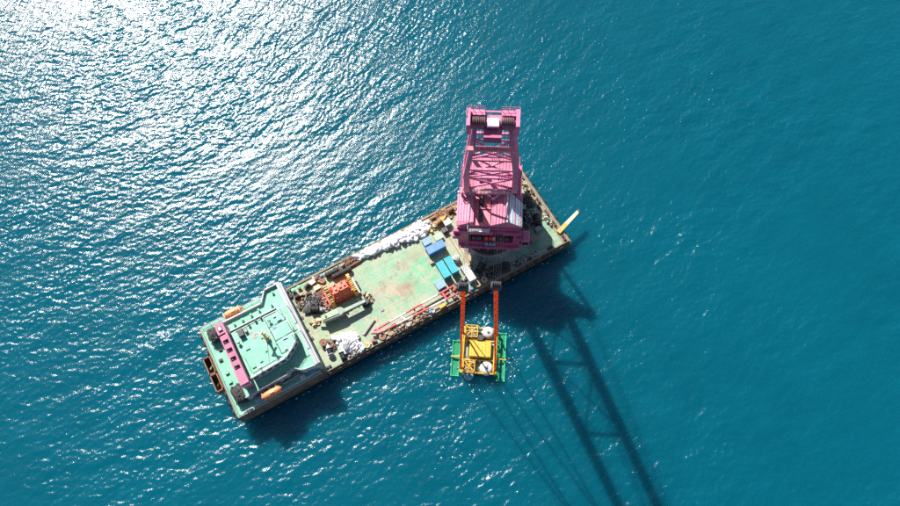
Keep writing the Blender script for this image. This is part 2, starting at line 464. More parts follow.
# ------------------------------------------------------------------ sea
def build_sea():
    step = 0.31
    x0, x1, y0, y1 = -190.0, 190.0, -36.0, 216.0
    nx, ny = int((x1 - x0) / step) + 1, int((y1 - y0) / step) + 1
    gx = x0 + np.arange(nx) * step
    gy = y0 + np.arange(ny) * step
    rg = np.random.RandomState(11)
    kx = 2 * np.pi * np.fft.fftfreq(nx, step)[None, :]
    ky = 2 * np.pi * np.fft.fftfreq(ny, step)[:, None]
    k = np.hypot(kx, ky)
    k[0, 0] = 1.0
    ang = np.arctan2(ky, kx)
    spec = np.zeros_like(k)
    def band(lam_peak, lam_min, direction, power, slope_rms):
        kp, km = 2 * np.pi / lam_peak, 2 * np.pi / lam_min
        d = np.abs(np.cos(ang - math.radians(direction))) ** power
        a = k ** -2.0 * np.exp(-0.6 * (kp / k) ** 2) * np.exp(-(k / km) ** 2) * d
        a[0, 0] = 0
        z = np.fft.ifft2(a * (rg.randn(ny, nx) + 1j * rg.randn(ny, nx))).real
        sx, sy = np.gradient(z, step)
        return z * (slope_rms / np.sqrt((sx ** 2 + sy ** 2).mean()))
    z = band(12.0, 3.0, 118, 2.5, 0.034) + band(5.0, 1.8, 112, 1.6, 0.044) + band(2.2, 0.95, 108, 1.2, 0.078)
    fine = band(1.2, 0.7, 120, 0.5, 0.082)
    # gusts: the ripples come in patches
    def soft(lam):
        a = np.exp(-(k * lam / (2 * np.pi)) ** 2 * 2.0)
        g = np.fft.ifft2(a * (rg.randn(ny, nx) + 1j * rg.randn(ny, nx))).real
        return g / g.std()
    gust = np.clip(1 + 0.20 * soft(55) + 0.17 * soft(14), 0.45, 1.55)
    z = z * gust + fine * np.clip(gust ** 1.4, 0.4, 1.8)
    # calm towards the far rim of the fine sheet
    fx = np.clip(np.minimum(gx - x0, x1 - gx) / 12, 0, 1)
    fy = np.clip(np.minimum(gy - y0, y1 - gy) / 12, 0, 1)
    z *= fy[:, None] * fx[None, :]
    ext = np.cumsum(1.2 * 1.35 ** np.arange(27))
    X = np.concatenate([x0 - ext[::-1], gx, x1 + ext])
    Y = np.concatenate([y0 - ext[::-1], gy, y1 + ext])
    Z = np.zeros((len(Y), len(X)))
    e = len(ext)
    Z[e:e + ny, e:e + nx] = z
    XX, YY = np.meshgrid(X, Y)
    co = np.stack([XX, YY, Z], -1).reshape(-1, 3).astype(np.float32)
    NX, NY = len(X), len(Y)
    i = (np.arange(NY - 1)[:, None] * NX + np.arange(NX - 1)[None, :]).ravel()
    quads = np.stack([i, i + 1, i + NX + 1, i + NX], -1).astype(np.int32)
    me = bpy.data.meshes.new('sea')
    me.vertices.add(len(co))
    me.vertices.foreach_set('co', co.ravel())
    me.loops.add(quads.size)
    me.loops.foreach_set('vertex_index', quads.ravel())
    me.polygons.add(len(quads))
    me.polygons.foreach_set('loop_start', np.arange(0, quads.size, 4, dtype=np.int32))
    me.update(calc_edges=True)
    me.shade_smooth()
    m, nt, bs = new_mat('sea_water')
    tc = node(nt, 'ShaderNodeTexCoord')
    big = node(nt, 'ShaderNodeTexNoise', Scale=0.012, Detail=3.0)
    mid = node(nt, 'ShaderNodeTexNoise', Scale=0.09, Detail=5.0, Roughness=0.6)
    rip = node(nt, 'ShaderNodeTexNoise', Scale=2.6, Detail=4.0, Roughness=0.65)
    for n in (big, mid, rip):
        nt.links.new(tc.outputs['Object'], n.inputs['Vector'])
    c = mix(nt, ramp(nt, big.outputs['Fac'], 0.35, 0.65), (0.0002, 0.052, 0.079), (0.0003, 0.059, 0.088))
    c = mix(nt, ramp(nt, mid.outputs['Fac'], 0.40, 0.70), c, (0.0003, 0.060, 0.090))
    # light scattered back out of the water body: it blurs shadows and does not follow the ripples
    up_ = node(nt, 'ShaderNodeCombineXYZ', Z=1.0)
    body = node(nt, 'ShaderNodeSubsurfaceScattering', falloff='BURLEY')
    body.inputs['Scale'].default_value = 1.0
    body.inputs['Radius'].default_value = (5.5, 7.5, 8.0)
    nt.links.new(c, body.inputs['Color'])
    nt.links.new(up_.outputs[0], body.inputs['Normal'])
    bp = node(nt, 'ShaderNodeBump', Strength=1.0, Distance=0.068)
    nt.links.new(rip.outputs['Fac'], bp.inputs['Height'])
    gl = node(nt, 'ShaderNodeBsdfGlossy', distribution='GGX', Roughness=0.16)
    fr = node(nt, 'ShaderNodeFresnel', IOR=1.333)
    nt.links.new(bp.outputs[0], gl.inputs['Normal'])
    nt.links.new(bp.outputs[0], fr.inputs['Normal'])
    mx = node(nt, 'ShaderNodeMixShader')
    nt.links.new(fr.outputs[0], mx.inputs[0])
    nt.links.new(body.outputs[0], mx.inputs[1])
    nt.links.new(gl.outputs[0], mx.inputs[2])
    nt.links.new(mx.outputs[0], nt.nodes['Material Output'].inputs['Surface'])
    nt.nodes.remove(bs)
    me.materials.append(m)
    o = bpy.data.objects.new('sea', me)
    o['kind'] = 'structure'
    COL.objects.link(o)
build_sea()

# ------------------------------------------------------------------ the barge with its deckhouse (local frame: s, w, z above water)
barge = thing('crane_barge', 'long green-decked crane barge with a mint green deckhouse at one end', 'barge', B(0, 0, 0), PSI)
POOP_Z, BZ, CZ = 7.0, 10.2, 13.1
# hull: raked under water at both ends
hull = MB()
hull.add([(2.5, 0, -2), (BL - 2.5, 0, -2), (BL - 2.5, BW, -2), (2.5, BW, -2), (0, 0, 1), (BL, 0, 1), (BL, BW, 1), (0, BW, 1), (0, 0, DK - 0.06), (BL, 0, DK - 0.06), (BL, BW, DK - 0.06), (0, BW, DK - 0.06)],
         [(0, 3, 2, 1), (8, 9, 10, 11), (0, 1, 5, 4), (1, 2, 6, 5), (2, 3, 7, 6), (3, 0, 4, 7), (4, 5, 9, 8), (5, 6, 10, 9), (6, 7, 11, 10), (7, 4, 8, 11)])
hull_o = hull.build('hull', HULL, barge)
MB().box(0.05, BL - 0.05, 0.05, BW - 0.05, DK - 0.06, DK).build('deck', DECKM, barge)
for (a, b_) in (((24.6, -0.22), (BL + 0.2, -0.22)), ((24.6, BW + 0.22), (BL + 0.2, BW + 0.22)), ((BL + 0.22, 0), (BL + 0.22, BW)), ((-0.22, 0), (-0.22, BW))):
    MB().beam((*a, DK - 0.45), (*b_, DK - 0.45), 0.44, 0.4).build('rubbing_strake', HULL, barge)
    MB().beam((*a, 1.6), (*b_, 1.6), 0.40, 0.35).build('rubbing_strake', RUST, barge)
# vertical hull frames along the lit side
for i in range(33):
    s = 26 + i * 2.34
    MB().box(s - 0.12, s + 0.12, -0.16, 0.0, 1.9, DK - 0.7).build('hull_rib', HULL, barge)
for a, b_ in (((24.6, 0.25), (BL - 0.1, 0.25)), ((24.6, BW - 0.25), (BL - 0.1, BW - 0.25)), ((BL - 0.25, 0.5), (BL - 0.25, BW - 0.5))):
    MB().beam((*a, DK + 0.16), (*b_, DK + 0.16), 0.34, 0.32).build('deck_coaming', EDGE, barge)
# sunk walkway strip behind the coaming at the crane end
MB().box(BL - 2.2, BL - 0.5, 0.6, BW - 0.6, DK + 0.004, DK + 0.05).build('end_walkway', EDGE, barge)
# double bollards
bol = MB()
bol.cbox(-0.75, 0.75, -0.35, 0.35, 0, 0.18, 0.03)
for x in (-0.42, 0.42):
    bol.lathe([(0.24, 0.15), (0.24, 0.7), (0.32, 0.75), (0.32, 0.85), (0.2, 0.9)], 10, c=(x, 0, 0))
bol_me = bol.mesh('bollard', DARK)
for s, w, r in [(26.5, 1.1, 0), (40.5, 1.0, 0), (47, 1.0, 0), (56, 0.95, 0), (66, 1.0, 0), (83, 1.0, 0), (90, 1.0, 0), (97, 1.0, 0), (26, 26.6, 0), (35, 26.6, 0), (46, 26.7, 0), (84, 26.6, 0), (92, 26.6, 0), (99, 26.6, 0), (101.2, 8.4, 1), (101.2, 20, 1), (101.2, 13.5, 1)]:
    o = bpy.data.objects.new('bollard', bol_me)
    COL.objects.link(o)
    o.parent = barge
    o.location = (s, w, DK + 0.055 if s > 100 else DK + 0.002)
    o.rotation_euler = (0, 0, math.pi / 2 * r)
# hatches, deck sockets and pad-eyes
for s, w, a in [(25.9, 17.5, 0.9), (25.8, 13.4, 0.8), (25.9, 10.6, 0.8), (46.5, 8.5, 1.0), (62, 22.5, 0.9), (88, 3.2, 0.9), (91, 21, 1.0), (26.2, 21.2, 0.7)]:
    MB().cbox(s - a / 2, s + a / 2, w - a / 2, w + a / 2, DK + 0.002, DK + 0.22, 0.05).build('deck_hatch', DARK if s < 30 else GREY, barge)
# steel skid rails on the open deck and their faint pads
for k in range(6):
    w = 19.4 - k * 0.95
    MB().box(48.6 + k * 0.25, 54.6 + k * 0.12, w - 0.05, w + 0.05, DK + 0.002, DK + 0.03).build('skid_rail', PALE_GREEN, barge)
for k in range(5):
    s = 73.6 + k * 0.95
    MB().box(s - 0.09, s + 0.09, 11.5 - k * 0.3, 20.0, DK + 0.002, DK + 0.10).build('skid_rail', EDGE if k % 2 else RUST, barge)
# outreach arm with a fairlead, sticking out over the water
arm = MB().beam((101.6, 3.7, DK + 0.55), (105.0, 4.8, DK + 0.75), 1.25, 0.7).build('fairlead_arm', YELLOW_OLD, barge, label='cream yellow fairlead arm sticking out over the water')
MB().beam((105.0, 4.8, DK + 0.75), (110.2, 6.4, DK + 1.05), 1.15, 0.6, 0.9, 0.5).build('arm_extension', CREAM_PALE, arm)
MB().cyl((110.3, 5.9, DK + 1.05), (110.3, 6.9, DK + 1.05), 0.45, n=10).build('roller', DARK, arm)

# poop: raised hull end
poop = MB().prism([(0.0, 0.0), (24.4, 0.0), (24.4, BW), (0.0, BW)], DK - 0.06, POOP_Z - 0.05).build('poop_block', HULL, barge)
MB().prism([(0.04, 0.04), (24.36, 0.04), (24.36, BW - 0.04), (0.04, BW - 0.04)], POOP_Z - 0.05, POOP_Z).build('poop_deck', MINT, poop)
MB().beam((0.1, -0.12, POOP_Z - 0.25), (24.3, -0.12, POOP_Z - 0.25), 0.24, 0.3).build('gunwale', GREYWHITE, poop)
MB().edge_wall([(0.12, 0.12), (0.12, BW - 0.12)], POOP_Z, POOP_Z + 0.35, 0.2, False).build('end_coaming', RUST, poop)
MB().rail([(0.9, 0.25), (24.2, 0.25)], POOP_Z, 1.1, 0.06, 2.3).build('railing', WHITE, poop)
MB().rail([(0.9, BW - 0.25), (18.0, BW - 0.25)], POOP_Z, 1.1, 0.06, 2.3).build('railing', WHITE, poop)
for w in (2.0, 4.6, 7.4, 20.4, 23.0, 25.6):
    MB().torus((-0.35, w, POOP_Z - 1.0), 0.62, 0.28, 16, 8, 'X').build('end_fender', BLACK, poop)
# two open steel racks hung outside the end
for w0 in (9.0, 14.3):
    rk = MB()
    rk.box(-2.2, -0.4, w0, w0 + 5.0, 3.6, 3.75)
    for a, b_, c_, d_ in ((-2.3, -2.15, w0, w0 + 5.0), (-0.55, -0.4, w0, w0 + 5.0), (-2.15, -0.55, w0, w0 + 0.15), (-2.15, -0.55, w0 + 4.85, w0 + 5.0)):
        rk.box(a, b_, c_, d_, 3.6, 6.6)
    o = rk.build('anchor_rack', RUST, poop)
    MB().edge_wall([(-2.22, w0 + .06), (-0.46, w0 + .06), (-0.46, w0 + 4.94), (-2.22, w0 + 4.94)], 6.6, 6.75, 0.26).build('rack_rim', RUST, o)
    MB().beam((-2.0, w0 + 2.2, 4.4), (-0.8, w0 + 3.2, 4.9), 0.5, 0.3).build('anchor_stock', EDGE if w0 > 10 else DARK, o)

# deckhouse, lower storey: the bridge deck with a wing on either side
polyB = [(4.8, 2.5), (16.6, 2.7), (17.6, 3.6), (18.6, 3.6), (20.6, 1.8), (24.2, 1.3), (24.2, 27.3), (20.6, 27.3), (18.4, 24.2), (4.8, 24.4)]
house = MB().prism(polyB, POOP_Z, BZ - 0.04).build('deckhouse', WHITE, barge, label='white walled deckhouse with mint green roofs')
MB().prism([(p[0], p[1]) for p in polyB], BZ - 0.04, BZ).build('bridge_deck', MINT, house)
MB().edge_wall(polyB[:6], BZ, BZ + 0.75, 0.26, False).build('bulwark', GREYWHITE, house)
MB().edge_wall([polyB[6], polyB[7], polyB[8], polyB[9]], BZ, BZ + 0.95, 0.28, False).build('bulwark', WHITE, house)
fw = MB()
fw.box(24.06, 25.1, 1.2, 27.4, BZ + 0.004, BZ + 1.25)
fw.build('front_bulwark', GREYWHITE, house)
MB().box(25.12, 25.5, 1.4, 27.2, POOP_Z - 0.9, BZ + 0.8).build('front_wall_panel', GREYWHITE, house)
MB().box(24.2, 25.1, 1.3, 27.3, DK, BZ - 0.05).build('front_wall', WHITE, house)
for k in range(9):
    w = 3.0 + k * 2.7
    o = MB().box(25.49, 25.54, w, w + 1.5, 8.2, 9.4).build('window', WHITE, house)
    MB().box(25.54, 25.56, w + .12, w + 1.38, 8.32, 9.28).build('pane', GLASS, o)
for k in range(5):
    s = 7.0 + k * 2.0
    o = MB().box(s, s + 1.1, 2.36, 2.52 + k * 0.03, 8.1, 9.3).build('window', GREYWHITE, house)
    MB().box(s + .1, s + 1.0, 2.33, 2.36, 8.2, 9.2).build('pane', GLASS, o)
# deckhouse, upper storey: wheelhouse
polyC = [(8.4, 5.5), (18.3, 6.0), (22.7, 8.8), (23.1, 12.0), (22.9, 16.0), (21.6, 19.9), (8.4, 20.0)]
wheel = MB().prism(polyC, BZ, CZ - 0.04).build('wheelhouse', WHITE, barge, label='upper wheelhouse storey with a flat mint green roof')
MB().prism([((p[0] - 15) * 1.012 + 15, (p[1] - 12.6) * 1.012 + 12.6) for p in polyC], CZ - 0.04, CZ + 0.02).build('wheelhouse_roof', MINT, wheel)
MB().edge_wall(polyC[:5], CZ + 0.02, CZ + 0.55, 0.3, False).build('roof_kerb', GREYWHITE, wheel)
MB().edge_wall([polyC[4], polyC[5], polyC[6]], CZ + 0.02, CZ + 0.4, 0.22, False).build('roof_kerb', WHITE, wheel)
MB().rail([polyC[0], polyC[1], polyC[2], polyC[3]], CZ + 0.5, 0.9, 0.05, 1.6).build('roof_railing', WHITE, wheel)
def wall_windows(p, q, n, z0, z1, parent):
    p, q = Vector((*p, 0)), Vector((*q, 0))
    d = (q - p).normalized()
    nrm = Vector((d.y, -d.x, 0))
    L = (q - p).length
    wdt = L / n * 0.68
    for i in range(n):
        c0 = p + d * (L * (i + 0.5) / n) + nrm * 0.05
        a = math.atan2(d.y, d.x)
        o = MB().obox((c0.x, c0.y, (z0 + z1) / 2), (wdt, 0.12, z1 - z0), a).build('window', GREYWHITE, parent)
        c1 = c0 + nrm * 0.065
        MB().obox((c1.x, c1.y, (z0 + z1) / 2), (wdt - 0.2, 0.03, z1 - z0 - 0.2), a).build('pane', GLASS, o)
wall_windows(polyC[0], polyC[1], 5, BZ + 1.3, BZ + 2.4, wheel)
wall_windows(polyC[1], polyC[2], 3, BZ + 1.3, BZ + 2.4, wheel)
wall_windows(polyC[2], polyC[3], 2, BZ + 1.3, BZ + 2.4, wheel)
wall_windows(polyC[3], polyC[4], 2, BZ + 1.3, BZ + 2.4, wheel)
# roof fittings: small dark vents along the side strip, rusty pads, a box
for s, w, z in [(9.6, 22.6, BZ), (12.0, 22.6, BZ), (14.6, 22.7, BZ), (17.0, 22.9, BZ), (13.4, 18.9, CZ), (15.4, 19.2, CZ), (17.0, 19.2, CZ), (20.6, 22.6, BZ), (22.3, 25.6, BZ)]:
    m_ = MB().lathe([(0.2, 0), (0.2, 0.5), (0.36, 0.55), (0.36, 0.72), (0.15, 0.8)], 10, c=(s, w, z + 0.02))
    m_.build('ventilator', GREEN if z == BZ else DARK, wheel)
MB().cbox(10.0, 11.5, 16.8, 18.8, CZ + 0.02, CZ + 1.3).build('roof_locker', DARK, wheel)
MB().cbox(11.7, 12.5, 17.4, 18.6, CZ + 0.02, CZ + 0.9).build('roof_locker', GREY, wheel)
for s, w in ((13.0, 17.0), (13.9, 16.0), (13.4, 15.2)):
    MB().cbox(s - 0.5, s + 0.5, w - 0.22, w + 0.22, CZ + 0.02, CZ + 0.1, 0.02).build('foundation_pad', SALMON, wheel)
for s, w in ((20.3, 11.2), (19.0, 15.4), (21.0, 16.4)):
    MB().cbox(s - 0.6, s + 0.6, w - 0.35, w + 0.35, CZ + 0.02, CZ + 0.35, 0.04).build('skylight', PALEBLUE, wheel)
MB().cyl((9.2, 6.6, CZ + 0.12), (16.0, 7.0, CZ + 0.12), 0.09, n=6).build('cable_tray', GREYWHITE, wheel)
MB().cyl((9.4, 19.2, CZ + 0.12), (21.0, 19.1, CZ + 0.12), 0.08, n=6).build('cable_tray', WHITE, wheel)
MB().cyl((14.0, 7.0, CZ + 0.12), (15.8, 12.6, CZ + 0.12), 0.07, n=6).build('cable_tray', GREYWHITE, wheel)
for s_, w_, a_, m_ in ((10.2, 8.2, 1.0, MINT), (12.4, 8.6, 0.8, GREEN), (10.6, 13.6, 1.2, MINT), (20.2, 18.0, 0.7, GREYWHITE), (14.6, 10.4, 0.6, GREEN), (19.3, 8.4, 0.7, WHITE)):
    MB().cbox(s_ - a_ / 2, s_ + a_ / 2, w_ - a_ / 2, w_ + a_ / 2, CZ + 0.02, CZ + 0.32, 0.05).build('roof_hatch', m_, wheel)
for s_, w_ in ((9.2, 15.8), (11.6, 6.6), (18.6, 17.2)):
    MB().lathe([(0.12, CZ), (0.12, CZ + 0.7), (0.42, CZ + 0.8), (0.45, CZ + 1.1), (0.25, CZ + 1.4), (0.05, CZ + 1.45)], 12, c=(s_, w_, 0)).build('antenna_dome', WHITE, wheel, True)
for s_, w_ in ((2.0, 9.5), (2.2, 12.2), (2.0, 16.4), (3.0, 19.2), (2.4, 7.6)):
    MB().cbox(s_ - 0.5, s_ + 0.5, w_ - 0.35, w_ + 0.35, POOP_Z, POOP_Z + 0.5, 0.05).build('deck_locker', (GREEN, DARK, GREYWHITE)[int(w_) % 3], poop)
MB().rail([(0.6, 0.6), (0.6, BW - 0.6)], POOP_Z + 0.3, 0.8, 0.05, 2.2, 2).build('railing', WHITE, poop)
# pipe awning frame over the front part of the roof
aw = MB()
AZ = CZ + 2.3
for p0, p1 in (((17.6, 18.2), (24.6, 18.2)), ((17.8, 10.0), (24.8, 10.2)), ((17.6, 18.2), (17.8, 10.0)), ((17.7, 14.0), (23.0, 14.2))):
    aw.cyl((*p0, AZ), (*p1, AZ), 0.11, n=6)
for p in ((17.6, 18.2), (17.8, 10.0), (17.7, 14.0), (22.4, 18.2), (22.4, 10.1), (22.7, 14.2)):
    aw.cyl((*p, CZ), (*p, AZ), 0.09, n=6)
for p in ((24.6, 18.2), (24.8, 10.2)):
    aw.cyl((*p, BZ + 1.2), (*p, AZ), 0.11, n=6)
aw.build('awning_frame', WHITE, wheel)
# mast
mast = MB().cyl((16.2, 13.1, CZ), (16.2, 13.1, CZ + 6.0), 0.36, 0.2, 10).build('mast', CREAM, barge, label='short cream mast on the wheelhouse roof')
MB().beam((15.2, 13.9, CZ + 5.1), (17.2, 12.3, CZ + 5.1), 0.3, 0.2).build('crosstree', CREAM, mast)
MB().beam((15.3, 12.2, CZ + 3.8), (17.1, 14.0, CZ + 3.8), 0.5, 0.18).build('crosstree', CREAM, mast)
MB().obox((16.2, 13.1, CZ + 6.1), (1.9, 0.3, 0.25), 0.7).build('radar_scanner', WHITE, mast)
MB().cyl((15.5, 13.6, CZ), (16.2, 13.1, CZ + 3.4), 0.1, n=6).build('stay', CREAM, mast)
MB().cyl((16.9, 13.8, CZ), (16.2, 13.1, CZ + 3.4), 0.1, n=6).build('stay', CREAM, mast)
MB().cbox(15.6, 16.9, 12.5, 13.7, CZ + 0.02, CZ + 0.9).build('mast_base', CREAM, mast)
MB().cyl((9.0, 11.0, CZ), (9.0, 11.0, CZ + 4.2), 0.08, 0.04, 6).build('aerial', WHITE, mast)
# pink casing across the aft side of the wheelhouse, with open bays
casing = MB()
x0, x1 = 5.6, 7.9
casing.box(x0, x1, 4.3, 8.6, POOP_Z, 15.6)
casing.box(x0 + 0.1, x1 - 0.1, 8.6, 19.4, BZ, 13.9)
casing.box(x0, x1, 19.4, 22.6, POOP_Z, 15.6)
casing.box(x1 - 0.45, x1, 8.6, 19.4, 13.9, 15.55)
casing.box(x0, x0 + 0.35, 8.6, 19.4, 13.9, 15.2)
casing_o = casing.build('funnel_casing', PINK_OLD, barge, label='long pink casing with open bays across the deckhouse')
for w in (9.9, 12.5, 15.1, 17.7):
    MB().box(x0 + 0.36, x1 - 0.46, w - 0.15, w + 1.25, 13.9, 15.5).build('casing_bay', PINK_OLD, casing_o)
for w in (8.7, 11.25, 13.85, 16.4):
    MB().box(x0 + 0.5, x1 - 0.7, w + 0.1, w + 0.95, 13.9, 14.35).build('bay_box', GREYWHITE, casing_o)
    MB().cyl((x0 + 0.75, w + 0.5, 14.35), (x0 + 0.75, w + 0.5, 15.3), 0.2, n=8).build('exhaust_pipe', DARK, casing_o)
MB().box(x0 + 0.5, x0 + 1.6, 20.2, 21.5, 15.6, 15.95).build('casing_hatch', DARK, casing_o)
MB().box(x0 + 0.7, x0 + 1.4, 20.4, 21.3, 15.95, 16.05).build('hatch_lid', WHITE, casing_o)
MB().box(x0 - 0.1, x1 + 0.1, 4.2, 4.5, 13.4, 14.4).build('casing_ledge', WHITE, casing_o)
# davits and cradles for the lifeboats
for s in (8.6, 12.6):
    MB().beam((s, 2.6, POOP_Z), (s, 1.6, POOP_Z + 3.0), 0.3, 0.4).beam((s, 1.6, POOP_Z + 3.0), (s, 0.4, POOP_Z + 3.3), 0.3, 0.35).build('davit', GREYWHITE, barge)
for s in (8.0, 12.4):
    MB().beam((s, 24.8, POOP_Z), (s, 25.8, POOP_Z + 3.0), 0.3, 0.4).beam((s, 25.8, POOP_Z + 3.0), (s, 27.2, POOP_Z + 3.3), 0.3, 0.35).build('davit', WHITE, barge)
# inner bench wall on the boat deck
MB().box(14.2, 22.8, 1.9, 2.15, POOP_Z, POOP_Z + 0.9).build('boat_deck_wall', GREYWHITE, barge)
MB().cbox(18.8, 20.2, 0.7, 1.6, POOP_Z, POOP_Z + 1.0).build('deck_locker', WHITE, barge)
MB().cbox(21.4, 23.4, 0.5, 1.5, POOP_Z, POOP_Z + 0.9).build('deck_locker', PALEBLUE, barge)
MB().rail([(24.9, 1.6), (24.9, 27.0)], BZ + 1.25, 0.5, 0.04, 2.4, 1).build('front_railing', WHITE, barge)

def lifeboat(label, s, w, z):
    t = on_deck('lifeboat', label, 'lifeboat', s, w, 0, 'lifeboats on the deckhouse', z)
    n, m_ = 13, 14
    def shell(z_lo, z_hi, wid, full):
        mb = MB()
        vs, fs = [], []
        for i in range(n):
            u = i / (n - 1) * 2 - 1
            k = max(0.02, (1 - abs(u) ** 3.2)) ** 0.6
            for j in range(m_):
                a = 2 * math.pi * j / m_
                y = math.cos(a) * wid * k
                zz = math.sin(a)
                vs.append((u * 2.9, y, zz * (z_hi if zz > 0 else z_lo) * (k ** 0.6)))
        for i in range(n - 1):
            for j in range(m_):
                fs.append((i * m_ + j, (i + 1) * m_ + j, (i + 1) * m_ + (j + 1) % m_, i * m_ + (j + 1) % m_))
        return mb.add(vs, fs)
    shell(1.1, 0.25, 1.25, True).build('hull', ORANGE, t, True)
    c = shell(0.1, 1.0, 1.02, True).build('canopy', ORANGE, t, True)
    MB().cbox(-0.3, 0.9, -0.45, 0.45, 0.85, 1.25, 0.1).build('hatch', CREAM, c)
    MB().beam((-2.6, 0, 0.2), (-3.1, 0, 0.5), 0.3, 0.25).build('lifting_hook', DARK, t)
    for y in (-1.04, 1.04):
        for x in (-1.4, -0.5, 0.4, 1.3):
            MB().cbox(x - 0.2, x + 0.2, y - 0.05, y + 0.05, 0.2, 0.42, 0.02).build('window', GLASS, c)
    return t
lifeboat('orange lifeboat hung beside the low shaded gallery, next to a pale blue canister', 10.9, 0.55, POOP_Z + 2.9)
lifeboat('orange lifeboat hung outside the sunlit white side wall near the pink casing', 10.3, 26.6, POOP_Z + 2.0)
t = on_deck('life_raft_canister', 'pale blue raft canister at the end of the lifeboat', 'life raft', 7.0, 1.3, 0, None, POOP_Z + 0.004)
MB().lathe([(0.35, -1.1), (0.75, -0.9), (0.8, 0), (0.75, 0.9), (0.35, 1.1)], 14, 'X', (0, 0, 1.15)).build('shell', PALEBLUE, t, True)
for x in (-0.6, 0.6):
    MB().box(x - 0.12, x + 0.12, -0.7, 0.7, 0, 0.6).build('cradle', WHITE, t)

def big_fender(label, s, w, z, L, r, rz, mat):
    t = on_deck('rubber_fender', label, 'fender', s, w, rz, None, z)
    MB().lathe([(r * 0.35, -L / 2), (r * 0.85, -L / 2 + 0.3), (r, -L / 2 + 0.8), (r, L / 2 - 0.8), (r * 0.85, L / 2 - 0.3), (r * 0.35, L / 2)], 18, 'X', (0, 0, r)).build('body', mat, t, True)
    k = max(3, int(L / 0.75))
    for i in range(k):
        x = -L / 2 + 0.6 + (L - 1.2) * i / (k - 1)
        MB().torus((x, 0, r), r + 0.05, 0.16, 18, 6, 'X').build('tyre_band', mat, t, True)
    return t
def shaggy_fender(label, s, w, L, Wd, H, seed):
    t = on_deck('rubber_fender', label, 'fender', s, w, 0, None, POOP_Z + 0.004)
    MB().blob((0, 0, H * 0.45), (Wd / 2, L / 2, H * 0.55), seed, 0.12, 22, 14, box=0.6).build('body', BLACK, t, True)
    rg = random.Random(seed)
    for k in range(70):
        a, u = rg.uniform(0, 6.28), rg.uniform(-1, 1)
        y = u * L * 0.46
        ang = rg.uniform(-0.2, math.pi + 0.2)
        p = Vector((math.cos(ang) * Wd * 0.47, y, H * 0.42 + max(-0.2, math.sin(ang)) * H * 0.52))
        mb = MB()
        R = rg.uniform(0.22, 0.36)
        mb.torus(p, R, 0.12, 10, 5, 'XYZ'[k % 3])
        mb.build('net_tyre', BLACK if k % 4 else GREY, t, True)
    return t
shaggy_fender('shaggy black fender on the mint deck by the rounded end of the pink casing', 3.3, 23.2, 3.8, 3.0, 2.6, 31)
shaggy_fender('big shaggy black fender on the mint deck beside the lifeboat canister', 3.4, 5.0, 5.0, 3.5, 2.8, 32)

# ------------------------------------------------------------------ the pink revolving crane
# local frame: x across, y back from the point under the boom head, z above water; root at the pedestal
TH = math.radians(-8.0)
TIP = W(493.5, 113, 114)
CXA, CYA = Vector((math.cos(TH), math.sin(TH), 0)), Vector((-math.sin(TH), math.cos(TH), 0))
PY = 32.0
ped = Vector((TIP.x, TIP.y, 0)) + CYA * PY
crane = thing('revolving_crane', 'huge pink revolving crane with a steep lattice boom on the barge', 'crane', (ped.x, ped.y, DK + 0.004), TH)
OFF = (0, -PY, -DK - 0.004)
def CM():
    return MB(OFF)
def to_crane(p):
    d = Vector((p.x - ped.x, p.y - ped.y, 0))
    return Vector((d.dot(CXA), d.dot(CYA) + PY, p.z))
CM().lathe([(8.0, DK), (7.2, DK + 0.8), (7.0, DK + 4.2), (7.5, DK + 4.6)], 40, c=(0, PY, 0)).build('pedestal', GREY, crane, True)
CM().lathe([(7.9, DK + 4.6), (7.9, DK + 5.8)], 40, c=(0, PY, 0)).build('slewing_ring', DARK, crane, True)
CM().box(-8.3, 8.3, 26.0, 47.4, 10.0, 11.2).build('bed_frame', PINK_DARK, crane)
for x in (-5.2, -2.6, 0, 2.6, 5.2):
    CM().beam((x, 26.0, 10.2), (x, 24.6, 9.4), 0.5, 0.5).build('bed_bracket', PINK_DARK, crane)
# rear machinery house with ribbed roof
rear = CM().box(-6.4, 6.4, 36.2, 46.6, 11.2, 23.2).build('machinery_house', PINK, crane)
rf = CM()
rf.add([(-6.7, 36.0, 24.0), (6.7, 36.0, 24.0), (6.7, 47.0, 23.4), (-6.7, 47.0, 23.4), (-6.7, 36.0, 23.2), (6.7, 36.0, 23.2), (6.7, 47.0, 23.2), (-6.7, 47.0, 23.2)],
       [(0, 1, 2, 3), (7, 6, 5, 4), (0, 4, 5, 1), (1, 5, 6, 2), (2, 6, 7, 3), (3, 7, 4, 0)])
rf_o = rf.build('house_roof', PINK_ROOF, rear)
for i in range(17):
    x = -6.4 + i * 0.8
    CM().beam((x, 36.0, 24.06), (x, 47.0, 23.46), 0.16, 0.14).build('roof_rib', PINK_ROOF, rear)
for x, y in ((-2.2, 39.5), (2.6, 40.4), (0.2, 43.6)):
    CM().cbox(x - 0.8, x + 0.8, y - 0.5, y + 0.5, 23.5, 24.5, 0.1).build('roof_vent', DARK, rear)
CM().box(-8.0, 8.0, 46.6, 51.8, 10.0, 16.5).build('counterweight', PINK, crane)
for sx in (-1, 1):
    CM().box(min(sx * 6.41, sx * 8.0), max(sx * 6.41, sx * 8.5), 36.45, 46.6, 11.2, 20.5).build('engine_casing', PINK, crane)
    CM().rail([(sx * 8.3, 36.6), (sx * 8.3, 46.4)], 20.5, 1.1, 0.06, 1.5).build('casing_railing', PINK, crane)
for x in (-6.46, 6.46):
    for y in (38.5, 41.0, 43.5):
        CM().box(x - 0.05, x + 0.05, y - 0.7, y + 0.7, 17, 19).build('louvre', DARK, rear)
